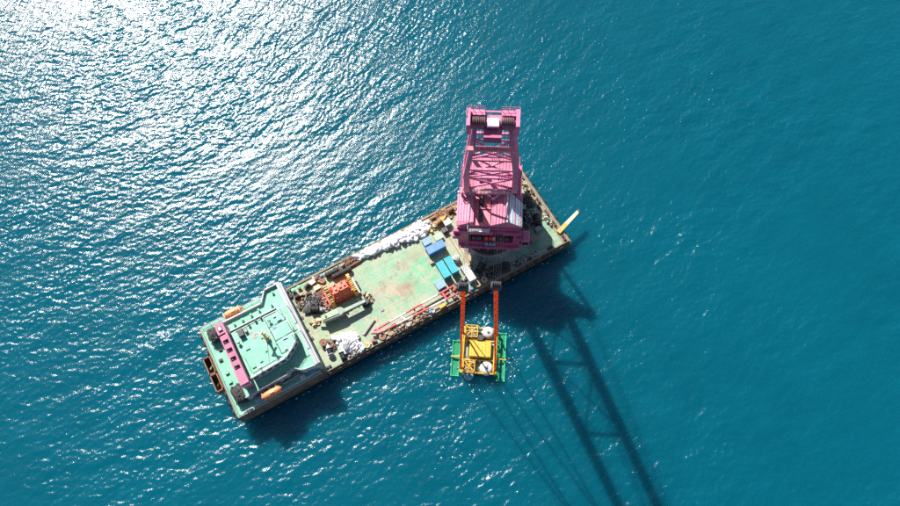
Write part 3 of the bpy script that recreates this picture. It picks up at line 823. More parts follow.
# front winch house: walls built round the deep front opening
front = CM()
front.box(-8.4, 8.4, 29.0, 35.9, 11.2, 22.3)
front.box(-8.4, -5.4, 26.4, 29.0, 11.2, 22.3)
front.box(6.6, 8.4, 26.4, 29.0, 11.2, 22.3)
front.box(-5.4, 6.6, 26.4, 29.0, 18.0, 22.3)
front.box(-5.4, 6.6, 26.4, 29.0, 11.2, 13.0)
front_o = front.build('winch_house', PINK_DARK, crane)
CM().box(-9.4, 8.8, 25.7, 26.4, 19.3, 21.0).build('front_crossbeam', PINK_DARK, front_o)
CM().box(-9.6, -7.8, 25.0, 27.2, 17.6, 19.3).build('crossbeam_end', PINK_DARK, front_o)
CM().box(7.4, 8.9, 25.0, 27.2, 17.6, 19.3).build('crossbeam_end', PINK_DARK, front_o)
CM().box(-5.3, 6.5, 28.7, 28.95, 13.0, 18.0).build('bay_glazing', GLASS, front_o)
for i in range(7):
    x = -5.0 + i * 1.85
    CM().box(x - 0.1, x + 0.1, 26.6, 28.6, 13.0, 17.9).build('bay_mullion', DARK, front_o)
for i, (x, m_) in enumerate(((-0.6, RED), (0.5, RED), (1.5, SALMON))):
    CM().cbox(x - 0.42, x + 0.42, 26.7, 27.6, 13.0, 15.6, 0.05).build('switch_cabinet', m_, front_o)
for x in (-0.5, 0.6, 1.6):
    CM().cbox(x - 0.4, x + 0.4, 25.75, 26.35, 12.2, 13.4, 0.05).build('switch_cabinet', PALEBLUE, front_o)
for x in (-4.0, -2.5, 3.4, 5.0):
    CM().cyl((x - 0.5, 27.4, 14.4), (x + 0.5, 27.4, 14.4), 0.9, n=14).build('winch_drum', DARK, front_o, True)
CM().box(-8.0, 8.6, 25.2, 26.4, 11.0, 11.25).build('walkway', PINK, front_o)
CM().rail([(-8.0, 25.3), (8.6, 25.3)], 11.25, 1.0, 0.06, 1.4).build('walkway_railing', PINK, front_o)
def RM():
    return MB((OFF[0], OFF[1] + 0.5, OFF[2] - 1.7))
# roof of the front house: left slope, salmon rope channel, right gable with a pale outer slope
roofl = RM()
roofl.add([(-8.7, 26.2, 24.0), (-4.2, 26.2, 24.0), (-4.2, 36.1, 24.0), (-8.7, 36.1, 24.0), (-8.7, 27.4, 24.5), (-4.2, 26.6, 25.9), (-4.2, 34.6, 25.9), (-8.7, 36.0, 24.5)],
          [(0, 3, 2, 1), (4, 5, 6, 7), (0, 1, 5, 4), (1, 2, 6, 5), (2, 3, 7, 6), (3, 0, 4, 7)])
roofl_o = roofl.build('sloped_roof', PINK_ROOF, front_o)
for i in range(6):
    f_ = (i + 0.5) / 6
    x = -8.7 + 4.5 * f_
    z = 24.5 + 1.4 * f_
    RM().beam((x, 27.3 - 0.7 * f_, z + 0.06), (x, 35.9 - 1.3 * f_, z + 0.06), 0.16, 0.16).build('roof_rib', PINK, roofl_o)
RM().beam((-8.7, 36.0, 24.7), (-4.2, 34.5, 26.1), 0.4, 0.4).build('hip_trim', PALE, roofl_o)
chan = RM().box(-4.2, 0.3, 26.2, 36.1, 24.0, 24.9).build('rope_channel', SALMON, front_o)
RM().box(-2.9, -1.7, 27.0, 34.5, 24.9, 25.02).build('channel_slot', DARK, chan)
RM().cyl((-2.6, 33.2, 25.9), (-2.0, 33.2, 25.9), 1.1, n=18).build('deflector_sheave', DARK, chan, True)
RM().cyl((-0.9, 35.4, 25.4), (-0.3, 34.4, 26.6), 0.55, n=12).build('vent_pipe', PALE, chan, True)
RM().beam((-4.0, 31.0, 25.1), (0.2, 31.0, 25.1), 0.3, 0.3).build('channel_stiffener', PINK, chan)
gab = RM()
gab.add([(0.3, 26.2, 24.0), (8.7, 26.2, 24.0), (8.7, 36.1, 24.0), (0.3, 36.1, 24.0), (0.5, 26.3, 24.7), (4.6, 26.3, 27.2), (8.6, 26.3, 24.5), (0.5, 33.6, 24.7), (4.6, 35.8, 27.2), (8.6, 33.2, 24.5)],
        [(0, 3, 2, 1), (4, 5, 8, 7), (0, 1, 6, 5, 4), (2, 3, 7, 8, 9), (0, 4, 7, 3), (1, 2, 9, 6)])
gab_o = gab.build('gabled_roof', PINK_ROOF, front_o)
sl = RM()
sl.add([(4.62, 26.3, 27.22), (8.62, 26.3, 24.52), (8.62, 33.2, 24.52), (4.62, 35.8, 27.22), (4.62, 26.3, 27.30), (8.66, 26.3, 24.60), (8.66, 33.2, 24.60), (4.62, 35.8, 27.30)],
       [(4, 5, 6, 7), (0, 3, 2, 1), (0, 1, 5, 4), (1, 2, 6, 5), (2, 3, 7, 6), (3, 0, 4, 7)])
sl_o = sl.build('pale_roof_slope', PALE, gab_o)
for i in range(5):
    f_ = (i + 0.5) / 5
    RM().beam((4.64 + 4 * f_, 26.35, 27.32 - 2.7 * f_), (4.64 + 4 * f_, 35.7 - 2.5 * f_, 27.32 - 2.7 * f_), 0.16, 0.14).build('roof_rib', PALE if i % 2 else PINK, gab_o)
    RM().beam((0.5 + 4.1 * f_, 26.4, 24.76 + 2.5 * f_), (0.5 + 4.1 * f_, 33.6 + 2.2 * f_, 24.76 + 2.5 * f_), 0.22, 0.2).build('roof_rib', PINK_DARK if i % 2 else PINK, gab_o)
RM().beam((0.5, 33.7, 24.9), (4.6, 35.9, 27.4), 0.45, 0.4).build('hip_trim', PALE, gab_o)
RM().beam((4.6, 26.2, 27.3), (4.6, 35.9, 27.3), 0.4, 0.35).build('ridge_trim', PALE, gab_o)
# walkways with railings, front and back of the roof
gal = RM().box(-8.2, 5.0, 34.4, 35.5, 26.6, 26.8).build('gallery', PINK, front_o)
RM().rail([(-8.2, 34.5), (5.0, 34.5)], 26.8, 1.3, 0.10, 0.9).rail([(-8.2, 35.4), (5.0, 35.4)], 26.8, 1.3, 0.10, 0.9).build('gallery_railing', HEADPLATE, gal)
for x in (-7.6, -3, 1, 4.6):
    RM().box(x - 0.2, x + 0.2, 34.6, 35.3, 23.9, 26.6).build('gallery_post', PINK, gal)
bal = RM().box(-5.6, 0.2, 24.9, 26.3, 23.4, 23.6).build('balcony', PALE, front_o)
RM().rail([(-5.6, 26.2), (-5.6, 25.0), (0.2, 25.0), (0.2, 26.2)], 23.6, 1.2, 0.08, 0.9).build('balcony_railing', WHITE, bal)
for x0_ in (-8.6, 1.2):
    RM().cbox(x0_, x0_ + 2.4, 25.2, 26.3, 21.0, 22.6, 0.1).build('lamp_box', PINK_DARK, front_o)
cab = CM().cbox(8.9, 11.0, 24.8, 28.0, 15.0, 18.0, 0.2).build('operator_cab', PINK, crane)
CM().box(9.1, 10.8, 24.72, 24.79, 15.8, 17.6).build('pane', GLASS, cab)
CM().box(8.4, 8.9, 25.2, 27.6, 14.8, 15.2).build('cab_bracket', PINK_DARK, cab)

# A-frame behind the boom
AT = (46.6, 40.5)
for sx in (-1, 1):
    CM().beam((sx * 6.5, 36.8, 22.0), (sx * 5.5, AT[0], AT[1]), 0.9, 1.3, 0.8, 1.0).build('a_frame_leg', PINK, crane)
    CM().beam((sx * 6.0, 47.6, 16.0), (sx * 5.5, AT[0] + 0.6, AT[1]), 0.8, 0.9).build('a_frame_back_leg', PINK, crane)
def afp(sx, f_):
    return Vector((sx * (6.5 - f_), 36.8 + (AT[0] - 36.8) * f_, 22 + (AT[1] - 22) * f_))
for f_ in (0.28, 0.55, 0.78):
    CM().beam(afp(-1, f_), afp(1, f_), 0.5, 0.5).build('a_frame_crossbar', PINK, crane)
for a, b_ in ((0.55, 0.78), (0.28, 0.55)):
    CM().beam(afp(-1, a), afp(1, b_), 0.34, 0.34).build('a_frame_diagonal', PINK, crane)
    CM().beam(afp(1, a), afp(-1, b_), 0.34, 0.34).build('a_frame_diagonal', PINK, crane)
top = CM().box(-6.1, 6.1, AT[0] - 0.7, AT[0] + 0.9, AT[1] - 0.4, AT[1] + 0.9).build('a_frame_top_beam', PINK, crane)
CM().rail([(-6.0, AT[0] + 0.8), (6.0, AT[0] + 0.8)], AT[1] + 0.9, 1.0, 0.06, 1.5).build('top_railing', PINK, top)
for x in (-4.2, -3.5, 3.5, 4.2):
    CM().cyl((x - 0.18, AT[0], AT[1] + 1.1), (x + 0.18, AT[0], AT[1] + 1.1), 0.85, n=16).build('luffing_sheave', DARK, top, True)

# boom
F0, F1 = (36.4, 25.0), (1.0, 109.8)                                   # (y, z) of foot and head
HW0, HW1 = 6.3, 2.35
bd = Vector((0, F1[0] - F0[0], F1[1] - F0[1])).normalized()
bn = Vector((0, -bd.z, bd.y))                                         # across the boom, towards its upper face
if bn.z < 0:
    bn = -bn
def depth(f_):
    return 0.35 + 1.3 * min(1, f_ / 0.12, (1 - f_) / 0.12)
def half(f_):
    return float(np.interp(f_, [0, 0.5, 0.75, 1.0], [6.3, 5.0, 3.75, 2.45]))
def bp_(sx, f_, side):
    return Vector((sx * half(f_), F0[0] + (F1[0] - F0[0]) * f_, F0[1] + (F1[1] - F0[1]) * f_)) + bn * (side * depth(f_) * 0.85)
STN = [0.0, 0.17, 0.34, 0.51, 0.68, 0.84, 1.0]
for sx in (-1, 1):
    for side in (-1, 1):
        ch = CM()
        for a, b_ in ((0.0, 0.12), (0.12, 0.5), (0.5, 0.75), (0.75, 0.88), (0.88, 1.0)):
            ch.beam(bp_(sx, a, side), bp_(sx, b_, side), 1.5 - 0.85 * a, 0.95 - 0.45 * a, 1.5 - 0.85 * b_, 0.95 - 0.45 * b_)
        ch.build('boom_chord', PINK, crane)
    lace = CM()
    n = 26
    for i in range(n):
        a, b_ = i / n, (i + 1) / n
        lace.beam(bp_(sx, a, -1 if i % 2 else 1), bp_(sx, b_, 1 if i % 2 else -1), 0.25, 0.25)
    lace.build('boom_lacing', PINK, crane)
for i, f_ in enumerate(STN[1:-1]):
    CM().beam(bp_(-1, f_, 1), bp_(1, f_, 1), 0.7 - 0.4 * f_, 0.8 - 0.4 * f_).build('boom_crossbar', PINK, crane)
for i in (0, 1, 3):
    a, b_ = STN[i], STN[i + 1]
    CM().beam(bp_(-1, a, 1), bp_(1, b_, 1), 0.42 - 0.2 * a, 0.42 - 0.2 * a).build('boom_diagonal', PINK, crane)
    CM().beam(bp_(1, a, 1), bp_(-1, b_, 1), 0.42 - 0.2 * a, 0.42 - 0.2 * a).build('boom_diagonal', PINK, crane)
for sx in (-1, 1):
    CM().box(sx * 6.3 - 0.9, sx * 6.3 + 0.9, 36.0, 37.4, 23.6, 25.4).build('boom_foot_bearing', PINK_DARK, crane)
# boom head
HZ = 109.8
head = CM().box(-3.2, 3.2, 0.2, 1.6, HZ, HZ + 1.4).build('boom_head', PINK, crane, label='boom head with two dark sheave clusters')
CM().box(-0.8, 0.8, -0.4, 0.9, HZ + 1.4, HZ + 1.8).build('head_plate', HEADPLATE, head)
CM().box(-1.2, 1.2, -1.6, 0.2, HZ - 0.4, HZ + 0.9).build('head_girder', PINK_DARK, head)
for sx in (-1, 1):
    for i in range(7):
        x = sx * (1.15 + i * 0.25)
        CM().cyl((x - 0.07, 0.3, HZ + 1.7), (x + 0.07, 0.3, HZ + 1.7), 0.68, n=18).build('sheave', SHEAVE, head, True)
    CM().box(sx * 3.25 - 0.25, sx * 3.25 + 0.25, -0.9, 1.8, HZ + 0.4, HZ + 2.6).build('sheave_cheek', PINK, head)
    p = CM().box(min(sx * 1.1, sx * 3.6), max(sx * 1.1, sx * 3.6), 1.2, 2.1, HZ + 1.7, HZ + 1.85).build('head_platform', PINK, head)
    CM().rail([(sx * 1.1, 2.0), (sx * 3.5, 2.0), (sx * 3.5, 0.4)], HZ + 1.85, 0.9, 0.04, 0.8, 2).build('platform_railing', PINK, p)
CM().box(-3.4, 3.4, -2.3, -1.7, HZ - 1.6, HZ - 1.3).build('head_walkway', SALMON, head)
CM().rail([(-3.3, -2.2), (3.3, -2.2)], HZ - 1.3, 0.9, 0.035, 0.8, 2).build('walkway_railing', SALMON, head)
CM().beam((-2.4, -1.8, HZ - 1.4), (-2.4, 0.6, HZ + 0.3), 0.3, 0.3).beam((2.4, -1.8, HZ - 1.4), (2.4, 0.6, HZ + 0.3), 0.3, 0.3).build('walkway_bracket', PINK, head)
CM().box(-3.55, 3.55, 1.85, 2.1, HZ + 1.55, HZ + 1.69).build('platform_edge', PINK, head)

# hooks, hoist ropes, slings
HOOKZ = 50.0
hooks = [to_crane(W(463.2, 287, HOOKZ)), to_crane(W(496.2, 286, HOOKZ))]
def rope(p, q, r, name='hoist_rope', mat=ROPE):
    return CM().cyl(p, q, r, n=5, caps=False).build(name, mat, crane, True)
for sx, hk in zip((-1, 1), hooks):
    for i in range(4):
        for dy in (-0.75, 1.1):
            x = sx * (1.2 + i * 0.45)
            rope((x, dy, HZ + 1.6), (hk.x + (i - 1.5) * 0.5, hk.y + dy * 0.4, HOOKZ + 1.2), 0.016)
    for i in range(4):
        rope((sx * (3.2 + i * 0.5), AT[0], AT[1] + 1.6), (sx * (1.3 + i * 0.35), 1.2, HZ + 1.9), 0.07, 'luffing_rope', PINK)
    for i in range(2):
        rope((-2.6 + i * 0.5 + sx * 0.1, 33.2, 26.9), (sx * (1.2 + i * 0.3), 1.2, HZ + 2.2), 0.02, 'winch_rope')

def world_of(l):
    p = ped + CXA * l.x + CYA * (l.y - PY)
    return Vector((p.x, p.y, l.z))
MOD = W(479, 350, 2.0)
MR = math.radians(-9.0)
MX, MY = Vector((math.cos(MR), math.sin(MR), 0)), Vector((-math.sin(MR), math.cos(MR), 0))
def mod(x, y, z):
    p = Vector((MOD.x, MOD.y, 0)) + MX * x + MY * y
    return Vector((p.x, p.y, z))
for k, hk in enumerate(hooks):
    hw = world_of(hk)
    side = 'on the barge side' if k == 0 else 'on the open water side'
    t = thing('hook_block', ('black hook block above the orange sling nearer the white container', 'black hook block hanging clear over the water beyond the barge edge')[k], 'hook block', hw, TH, 'hook blocks')
    MB().cbox(-1.15, 1.15, -0.75, 0.75, -0.9, 0.9, 0.25).build('block_body', DARK, t)
    for x in (-0.8, -0.4, 0, 0.4, 0.8):
        MB().cyl((x - 0.08, 0, 0.8), (x + 0.08, 0, 0.8), 0.75, n=16).build('sheave', DARK, t, True)
    MB().torus((0, 0, -1.5), 0.55, 0.25, 16, 8, 'Y').build('hook', RUST, t, True)
    MB().cyl((-0.9, 0, -1.45), (0.9, 0, -1.45), 0.3, n=10).build('hook_pin', SLING, t, True)
    x = -4.7 if k == 0 else 4.7
    for j, y in enumerate((-5.2, 4.6)):
        q = mod(x, y, 3.3)
        a = hw + Vector((0, 0, -1.6)) + CXA * ((j - 0.5) * 0.4)
        lab = 'thick orange sling from %s down to the %s lifting lug' % (('the hook block over the deck', 'the hook block over the water')[k], ('outer', 'inner')[j])
        st_ = thing('lifting_sling', lab, 'sling', q, 0.0, 'orange lifting slings')
        d = a - q
        perp = Vector((1, 0, 0))
        for e in (-0.12, 0.12):
            MB().cyl(Vector((e * 0.9, 0, 0)), d + Vector((e * 1.3, 0, 0)), 0.13, 0.15, 8).build('strand', SLING, st_, True)
        for f_ in [i / 14 for i in range(1, 14)]:
            c0 = d * f_
            MB().cyl(c0 - d.normalized() * 0.35, c0 + d.normalized() * 0.35, 0.2, n=8).build('binding', SLING, st_, True)

# ------------------------------------------------------------------ lifted module in the water
m_root = thing('subsea_module', 'yellow framed subsea module with white tanks and green net wings, being lifted beside the barge', 'subsea module', mod(0, 0, 0), MR)
fr = MB()
for x in (-4.7, 4.7):
    fr.cyl((x, -6.6, 2.6), (x, 6.0, 2.6), 0.28, n=8)
    for y in (-6.4, -3.0, 2.4, 5.8):
        fr.cyl((x, y, -1.0), (x, y, 2.6), 0.24, n=8)
for y in (-6.6, -3.0, 2.4, 6.0):
    fr.cyl((-4.7, y, 2.6), (4.7, y, 2.6), 0.26, n=8)
fr.build('base_frame', YELLOW, m_root, True)
for x in (-4.2, 4.2):
    MB().cyl((x, -6.3, 3.3), (x, 5.8, 3.3), 0.16, n=6).build('top_rail', YELLOW, m_root, True)
for x in (-4.7, 4.7):
    for y in (-5.2, 4.6):
        MB().cbox(x - 0.3, x + 0.3, y - 0.4, y + 0.4, 2.5, 3.3, 0.08).build('lifting_lug', SLING, m_root)
MB().box(-4.3, 4.3, -6.2, 5.6, 0.9, 1.2).build('floor_grating', GREYGREEN, m_root)
# centre housing
ch_ = MB().cbox(-2.6, 3.3, -2.4, 2.0, 1.2, 3.9, 0.15).build('centre_housing', YELLOW, m_root)
for i in range(6):
    x = -2.1 + i * 0.95
    MB().box(x - 0.06, x + 0.06, -2.2, 1.8, 3.9, 3.97).build('housing_rib', YELLOW, ch_)
MB().cbox(-0.6, 0.9, 2.1, 3.7, 1.2, 4.2, 0.1).build('pump_unit', DARK, m_root)
MB().cyl((-3.6, 4.2, 4.4), (1.9, -2.4, 4.1), 0.1, n=6).build('control_hose', DARK, m_root, True)
# white domed tanks
for x, y, r in ((2.3, -5.0, 1.75), (2.2, 5.0, 1.65)):
    tk = MB().lathe([(r, 0.6), (r, 2.6), (r * 0.96, 2.85), (r * 0.8, 3.1), (r * 0.45, 3.25), (0.1, 3.28)], 20, c=(x, y, 0)).build('ballast_tank', WHITE, m_root, True)
    MB().lathe([(0.35, 3.2), (0.35, 3.6), (0.1, 3.7)], 10, c=(x, y, 0)).build('tank_valve', GREY, tk)
    MB().torus((x, y, 2.2), r + 0.04, 0.09, 20, 6).build('tank_band', YELLOW, tk)
# pipework towers
def tower(cx_, cy_, sz, h):
    t_ = MB()
    a = sz / 2
    for dx in (-a, a):
        for dy in (-a, a):
            t_.cyl((cx_ + dx, cy_ + dy, 1.2), (cx_ + dx, cy_ + dy, h), 0.13, n=6)
    for z in (2.4, h):
        for dx in (-a, a):
            t_.cyl((cx_ + dx, cy_ - a, z), (cx_ + dx, cy_ + a, z), 0.12, n=6)
            t_.cyl((cx_ - a, cy_ + dx, z), (cx_ + a, cy_ + dx, z), 0.12, n=6)
        t_.cyl((cx_ - a, cy_ - a, z), (cx_ + a, cy_ + a, z), 0.1, n=6)
        t_.cyl((cx_ - a, cy_ + a, z), (cx_ + a, cy_ - a, z), 0.1, n=6)
        t_.cyl((cx_, cy_ - a, z), (cx_, cy_ + a, z), 0.09, n=6)
        t_.cyl((cx_ - a, cy_, z), (cx_ + a, cy_, z), 0.09, n=6)
    o = t_.build('pipe_tower', YELLOW, m_root, True)
    for i in range(9):
        x, y = cx_ + rnd.uniform(-a, a) * 0.75, cy_ + rnd.uniform(-a, a) * 0.75
        MB().cbox(x - 0.32, x + 0.32, y - 0.32, y + 0.32, 1.2, rnd.uniform(2.2, h - 0.3), 0.06).build('valve_box', (WHITE, DARK, BROWN, CREAM, GREY)[i % 5], o)
for k in range(26):
    x, y = rnd.uniform(-4.2, 4.2), rnd.choice((rnd.uniform(-3.4, -2.5), rnd.uniform(2.1, 3.2), rnd.uniform(-6.3, 5.6)))
    if abs(x) < 3.6 and -2.6 < y < 2.1:
        x = rnd.choice((-3.8, 3.8))
    if k % 2:
        MB().cyl((x, y, 1.2), (x + rnd.uniform(-.8, .8), y + rnd.uniform(-.8, .8), rnd.uniform(2.6, 3.6)), 0.12, n=6).build('pipe', (WHITE, GREY, YELLOW, DARK)[k % 4], m_root, True)
    else:
        MB().cbox(x - 0.3, x + 0.3, y - 0.25, y + 0.25, 1.2, rnd.uniform(1.9, 3.2), 0.05).build('valve_box', (CREAM, GREY, BROWN, WHITE, DARK)[k % 5], m_root)
tower(-2.4, -5.0, 3.0, 4.0)
tower(-2.3, 4.6, 3.3, 4.4)
MB().lathe([(1.3, 0.2), (1.3, 1.2), (0.8, 1.5), (0.1, 1.6)], 16, c=(-2.4, -7.0, 0)).build('ballast_tank', PALEBLUE, m_root, True)
# green net wings lying in the surface
for sx in (-1, 1):
    y0_, y1_ = (-7.2, 2.6) if sx < 0 else (-7.8, 5.6)
    g = MB()
    xa, xb = sx * 5.3, sx * 7.3
    for p, q_ in (((xa, y0_), (xa, y1_)), ((xb, y0_), (xb, y1_)), ((xa, y0_), (xb, y0_)), ((xa, y1_), (xb, y1_)), ((xa, (y0_ + y1_) / 2), (xb, (y0_ + y1_) / 2))):
        g.cyl((*p, 0.30), (*q_, 0.30), 0.14, n=8)
    for p in ((xa, y0_), (xb, y0_), (xa, y1_), (xb, y1_)):
        g.cyl((*p, -0.8), (*p, 0.7), 0.2, n=8)
    o = g.build('wing_frame', NETGREEN, m_root, True)
    net = MB()
    k = 9
    for i in range(1, k):
        x = xa + (xb - xa) * i / k
        net.cyl((x, y0_, 0.06), (x, y1_, 0.06), 0.05, n=4, caps=False)
    k = int((y1_ - y0_) / 0.3)
    for i in range(1, k):
        y = y0_ + (y1_ - y0_) * i / k
        net.cyl((xa, y, 0.05), (xb, y, 0.05), 0.05, n=4, caps=False)
    net.build('net', NETGREEN, o, False, kind='stuff')
    MB().cyl((sx * 4.7, -2.0, 1.6), (sx * 7.6, -2.0, 0.8), 0.2, n=8).build('wing_strut', YELLOW, o, True)

# ------------------------------------------------------------------ containers and boxes on deck
def container(name, label, s, w, L, Wd, H, mat, rz=0.0, group=None, roofmat=None):
    t = on_deck(name, label, 'container', s, w, rz, group)
    a, b_ = L / 2, Wd / 2
    body = MB().box(-a + 0.1, a - 0.1, -b_ + 0.1, b_ - 0.1, 0.12, H - 0.12).build('body', mat, t)
    n = int(L / 0.42)
    for sy in (-1, 1):
        r_ = MB()
        for i in range(n):
            x = -a + 0.2 + (L - 0.4) * (i + 0.5) / n
            r_.box(x - 0.1, x + 0.1, sy * (b_ - 0.1) - 0.05, sy * (b_ - 0.1) + 0.05, 0.18, H - 0.2)
        r_.build('side_corrugation', mat, t)
    top = MB().box(-a + 0.08, a - 0.08, -b_ + 0.08, b_ - 0.08, H - 0.12, H - 0.06).build('roof_panel', roofmat or mat, t)
    for i in range(n):
        x = -a + 0.2 + (L - 0.4) * (i + 0.5) / n
        MB().box(x - 0.09, x + 0.09, -b_ + 0.25, b_ - 0.25, H - 0.06, H - 0.02).build('roof_corrugation', roofmat or mat, top)
    f_ = MB()
    for x in (-a + 0.07, a - 0.07):
        for y in (-b_ + 0.07, b_ - 0.07):
            f_.box(x - 0.08, x + 0.08, y - 0.08, y + 0.08, 0, H)
    for y in (-b_ + 0.06, b_ - 0.06):
        f_.box(-a + 0.15, a - 0.15, y - 0.06, y + 0.06, H - 0.14, H - 0.02)
        f_.box(-a + 0.15, a - 0.15, y - 0.06, y + 0.06, 0.02, 0.16)
    for x in (-a + 0.06, a - 0.06):
        f_.box(x - 0.06, x + 0.06, -b_ + 0.15, b_ - 0.15, H - 0.14, H - 0.02)
    f_.build('corner_frame', mat, t)
    for sy in (-1, 1):
        d_ = MB().box(a - 0.1, a - 0.04, min(sy * 0.03, sy * (b_ - 0.16)), max(sy * 0.03, sy * (b_ - 0.16)), 0.18, H - 0.18).build('door', mat, t)
        MB().cyl((a - 0.02, sy * b_ * 0.35, 0.2), (a - 0.02, sy * b_ * 0.35, H - 0.2), 0.035, n=6).build('lock_rod', GREY, d_)
    return t
container('shipping_container', 'blue container standing across from the white bag row, casting a dark shadow', 68.3, 16.8, 5.5, 2.45, 2.6, BLUE)
container('shipping_container', 'bright cyan container beside the open green deck', 66.9, 9.7, 5.2, 2.15, 2.6, CYAN, math.pi / 2)
container('shipping_container', 'bright cyan container next to the white drum tank', 69.5, 9.8, 5.2, 2.15, 2.6, CYAN, math.pi / 2)
container('shipping_container', 'white container beside the brown cable reels', 72.5, 5.3, 5.2, 2.15, 2.6, WHITE, math.pi / 2 + 0.02)
def small_box(label, s, w, L, Wd, H, mat, rz=0.0, name='equipment_box', lidmat=None, cat='box'):
    t = on_deck(name, label, cat, s, w, rz)
    MB().cbox(-L / 2, L / 2, -Wd / 2, Wd / 2, 0.12, H, 0.06).build('body', mat, t)
    MB().cbox(-L / 2 - 0.05, L / 2 + 0.05, -Wd / 2 - 0.05, Wd / 2 + 0.05, H + 0.004, H + 0.1, 0.03).build('lid', lidmat or mat, t)
    for y in (-Wd * 0.3, Wd * 0.3):
        MB().box(-L / 2, L / 2, y - 0.1, y + 0.1, 0, 0.12).build('skid', RUST, t)
    for x in (-L * 0.3, L * 0.3):
        MB().box(x - 0.04, x + 0.04, -Wd / 2 - 0.02, Wd / 2 + 0.02, H + 0.1, H + 0.14).build('lid_strap', GREY, t)
    return t
small_box('small pale blue box at the corner of the blue container', 67.0, 19.7, 2.3, 2.1, 2.2, PALEBLUE)
small_box('low pale green box behind the blue container', 70.8, 19.9, 2.4, 1.9, 0.9, PALE_GREEN)
small_box('low pale blue box with a patchy lid near the striped boom', 64.1, 6.6, 2.5, 2.5, 1.3, PALEBLUE, 0.05, lidmat=PALEBLUE)
small_box('red box wedged under the striped boom', 63.9, 3.5, 1.5, 0.9, 0.7, RED)
small_box('white generator box next to the yellow machine', 75.2, 22.3, 2.0, 1.6, 1.6, WHITE)
small_box('dark box in the gap beside the pale green box', 73.4, 20.7, 1.6, 1.4, 1.3, DARK)
small_box('orange tool bin at the deck edge beside the striped boom', 61.6, 0.95, 1.9, 1.1, 0.9, YELLOW, 0.1)
small_box('rusty box among the winches beside the deckhouse', 33.4, 23.2, 1.7, 1.3, 1.1, CREAM)
small_box('small tan crate near the blue and cyan containers', 65.4, 14.0, 1.2, 1.0, 0.7, TAN)
small_box('grey switch box in the shade of the crane near the yellow arm', 97.0, 7.5, 1.6, 1.2, 1.2, GREY)
small_box('beige crate in the shade beside the crane pedestal', 94.2, 5.6, 2.2, 1.8, 1.0, EDGE, 0.2)
small_box('small white box by the red machine and the black hoses', 33.0, 25.4, 1.5, 1.2, 1.0, WHITE, 0.2)
t = on_deck('drum_tank', 'round white tank standing between the cyan container and the crane', 'tank', 71.9, 11.2)
MB().lathe([(0.95, 0), (0.95, 1.5), (0.75, 1.8), (0.3, 1.9)], 18).build('shell', WHITE, t, True)
MB().torus((0, 0, 1.86), 0.42, 0.1, 14, 6).build('manhole_ring', DARK, t)
MB().torus((0, 0, 0.8), 0.97, 0.05, 18, 6).build('band', GREY, t)

# cable reels
def reel(label, s, w, r, wd, mat, upright=True, rz=0.0):
    t = on_deck('cable_reel', label, 'cable reel', s, w, rz, 'cable reels')
    ax = 'X' if upright else 'Z'
    zc = r + 0.1 if upright else wd / 2
    P = (lambda h: (h, 0, zc)) if upright else (lambda h: (0, 0, zc + h))
    MB().cyl(P(-wd / 2), P(wd / 2), r * 0.62, n=16).build('cable', DARK if mat is not BROWN else TAN, t, True)
    for e in (-1, 1):
        fl = MB().cyl(P(e * wd / 2 - 0.06), P(e * wd / 2 + 0.06), r, n=20).build('flange', mat, t)
        MB().torus(P(e * (wd / 2 + 0.07)), r * 0.86, 0.06, 20, 5, ax).build('rim', mat, fl)
        MB().cyl(P(e * wd / 2 + e * 0.06), P(e * wd / 2 + e * 0.14), r * 0.25, n=12).build('hub', DARK, fl)
    if upright:
        MB().box(-wd / 2, wd / 2, -r * 0.7, -r * 0.55, 0, 0.22).box(-wd / 2, wd / 2, r * 0.55, r * 0.7, 0, 0.22).build('chock', RUST, t)
    return t
reel('wooden cable reel lying flat at the deck edge, nearer the white container', 73.4, 1.55, 0.95, 0.9, TAN, False)
reel('wooden cable reel lying flat at the deck edge, farther from the white container', 75.6, 1.75, 0.95, 0.9, TAN, False)
reel('rust brown reel near the deckhouse beside the white bag heap', 28.1, 7.7, 1.05, 1.3, RUST, False)

# winches
def winch(label, s, w, sc, rz=0.0, drum=DARK, frame=RUST, motor=GREY, group='deck winches'):
    t = on_deck('deck_winch', label, 'winch', s, w, rz, group)
    MB().cbox(-1.5 * sc, 1.5 * sc, -0.9 * sc, 0.9 * sc, 0, 0.25 * sc, 0.05).build('bed', frame, t)
    MB().cyl((-0.8 * sc, 0, 0.95 * sc), (0.8 * sc, 0, 0.95 * sc), 0.55 * sc, n=16).build('drum', drum, t, True)
    for i in range(5):
        x = (-0.64 + 0.32 * i) * sc
        MB().torus((x, 0, 0.95 * sc), 0.55 * sc, 0.12 * sc, 16, 5, 'X').build('rope_turn', drum, t, True)
    for x in (-0.85, 0.85):
        MB().cyl((x * sc - 0.05, 0, 0.95 * sc), (x * sc + 0.05, 0, 0.95 * sc), 0.85 * sc, n=18).build('flange', frame, t)
        MB().box(x * sc * 1.18 - 0.1, x * sc * 1.18 + 0.1, -0.6 * sc, 0.6 * sc, 0.25 * sc, 1.15 * sc).build('bearing_stand', frame, t)
    MB().cbox(1.05 * sc, 1.75 * sc, -0.45 * sc, 0.45 * sc, 0.25 * sc, 1.2 * sc, 0.08).build('gearbox', motor, t)
    MB().cyl((1.75 * sc, 0, 0.8 * sc), (2.5 * sc, 0, 0.8 * sc), 0.32 * sc, n=12).build('motor', motor, t, True)
    return t
winch('small rusty winch at the corner nearest the sunlit wing of the deckhouse', 27.4, 23.6, 0.85, 0.1, DARK, RUST, CREAM)
winch('dark winch by the sunlit barge edge between the green ventilators and the red machine', 31.2, 25.2, 0.8, 0.3, DARK, EDGE, WHITE)
winch('dark winch just inside the pair of green ventilators', 30.6, 22.6, 0.8, -0.2, DARK, RUST, GREY)
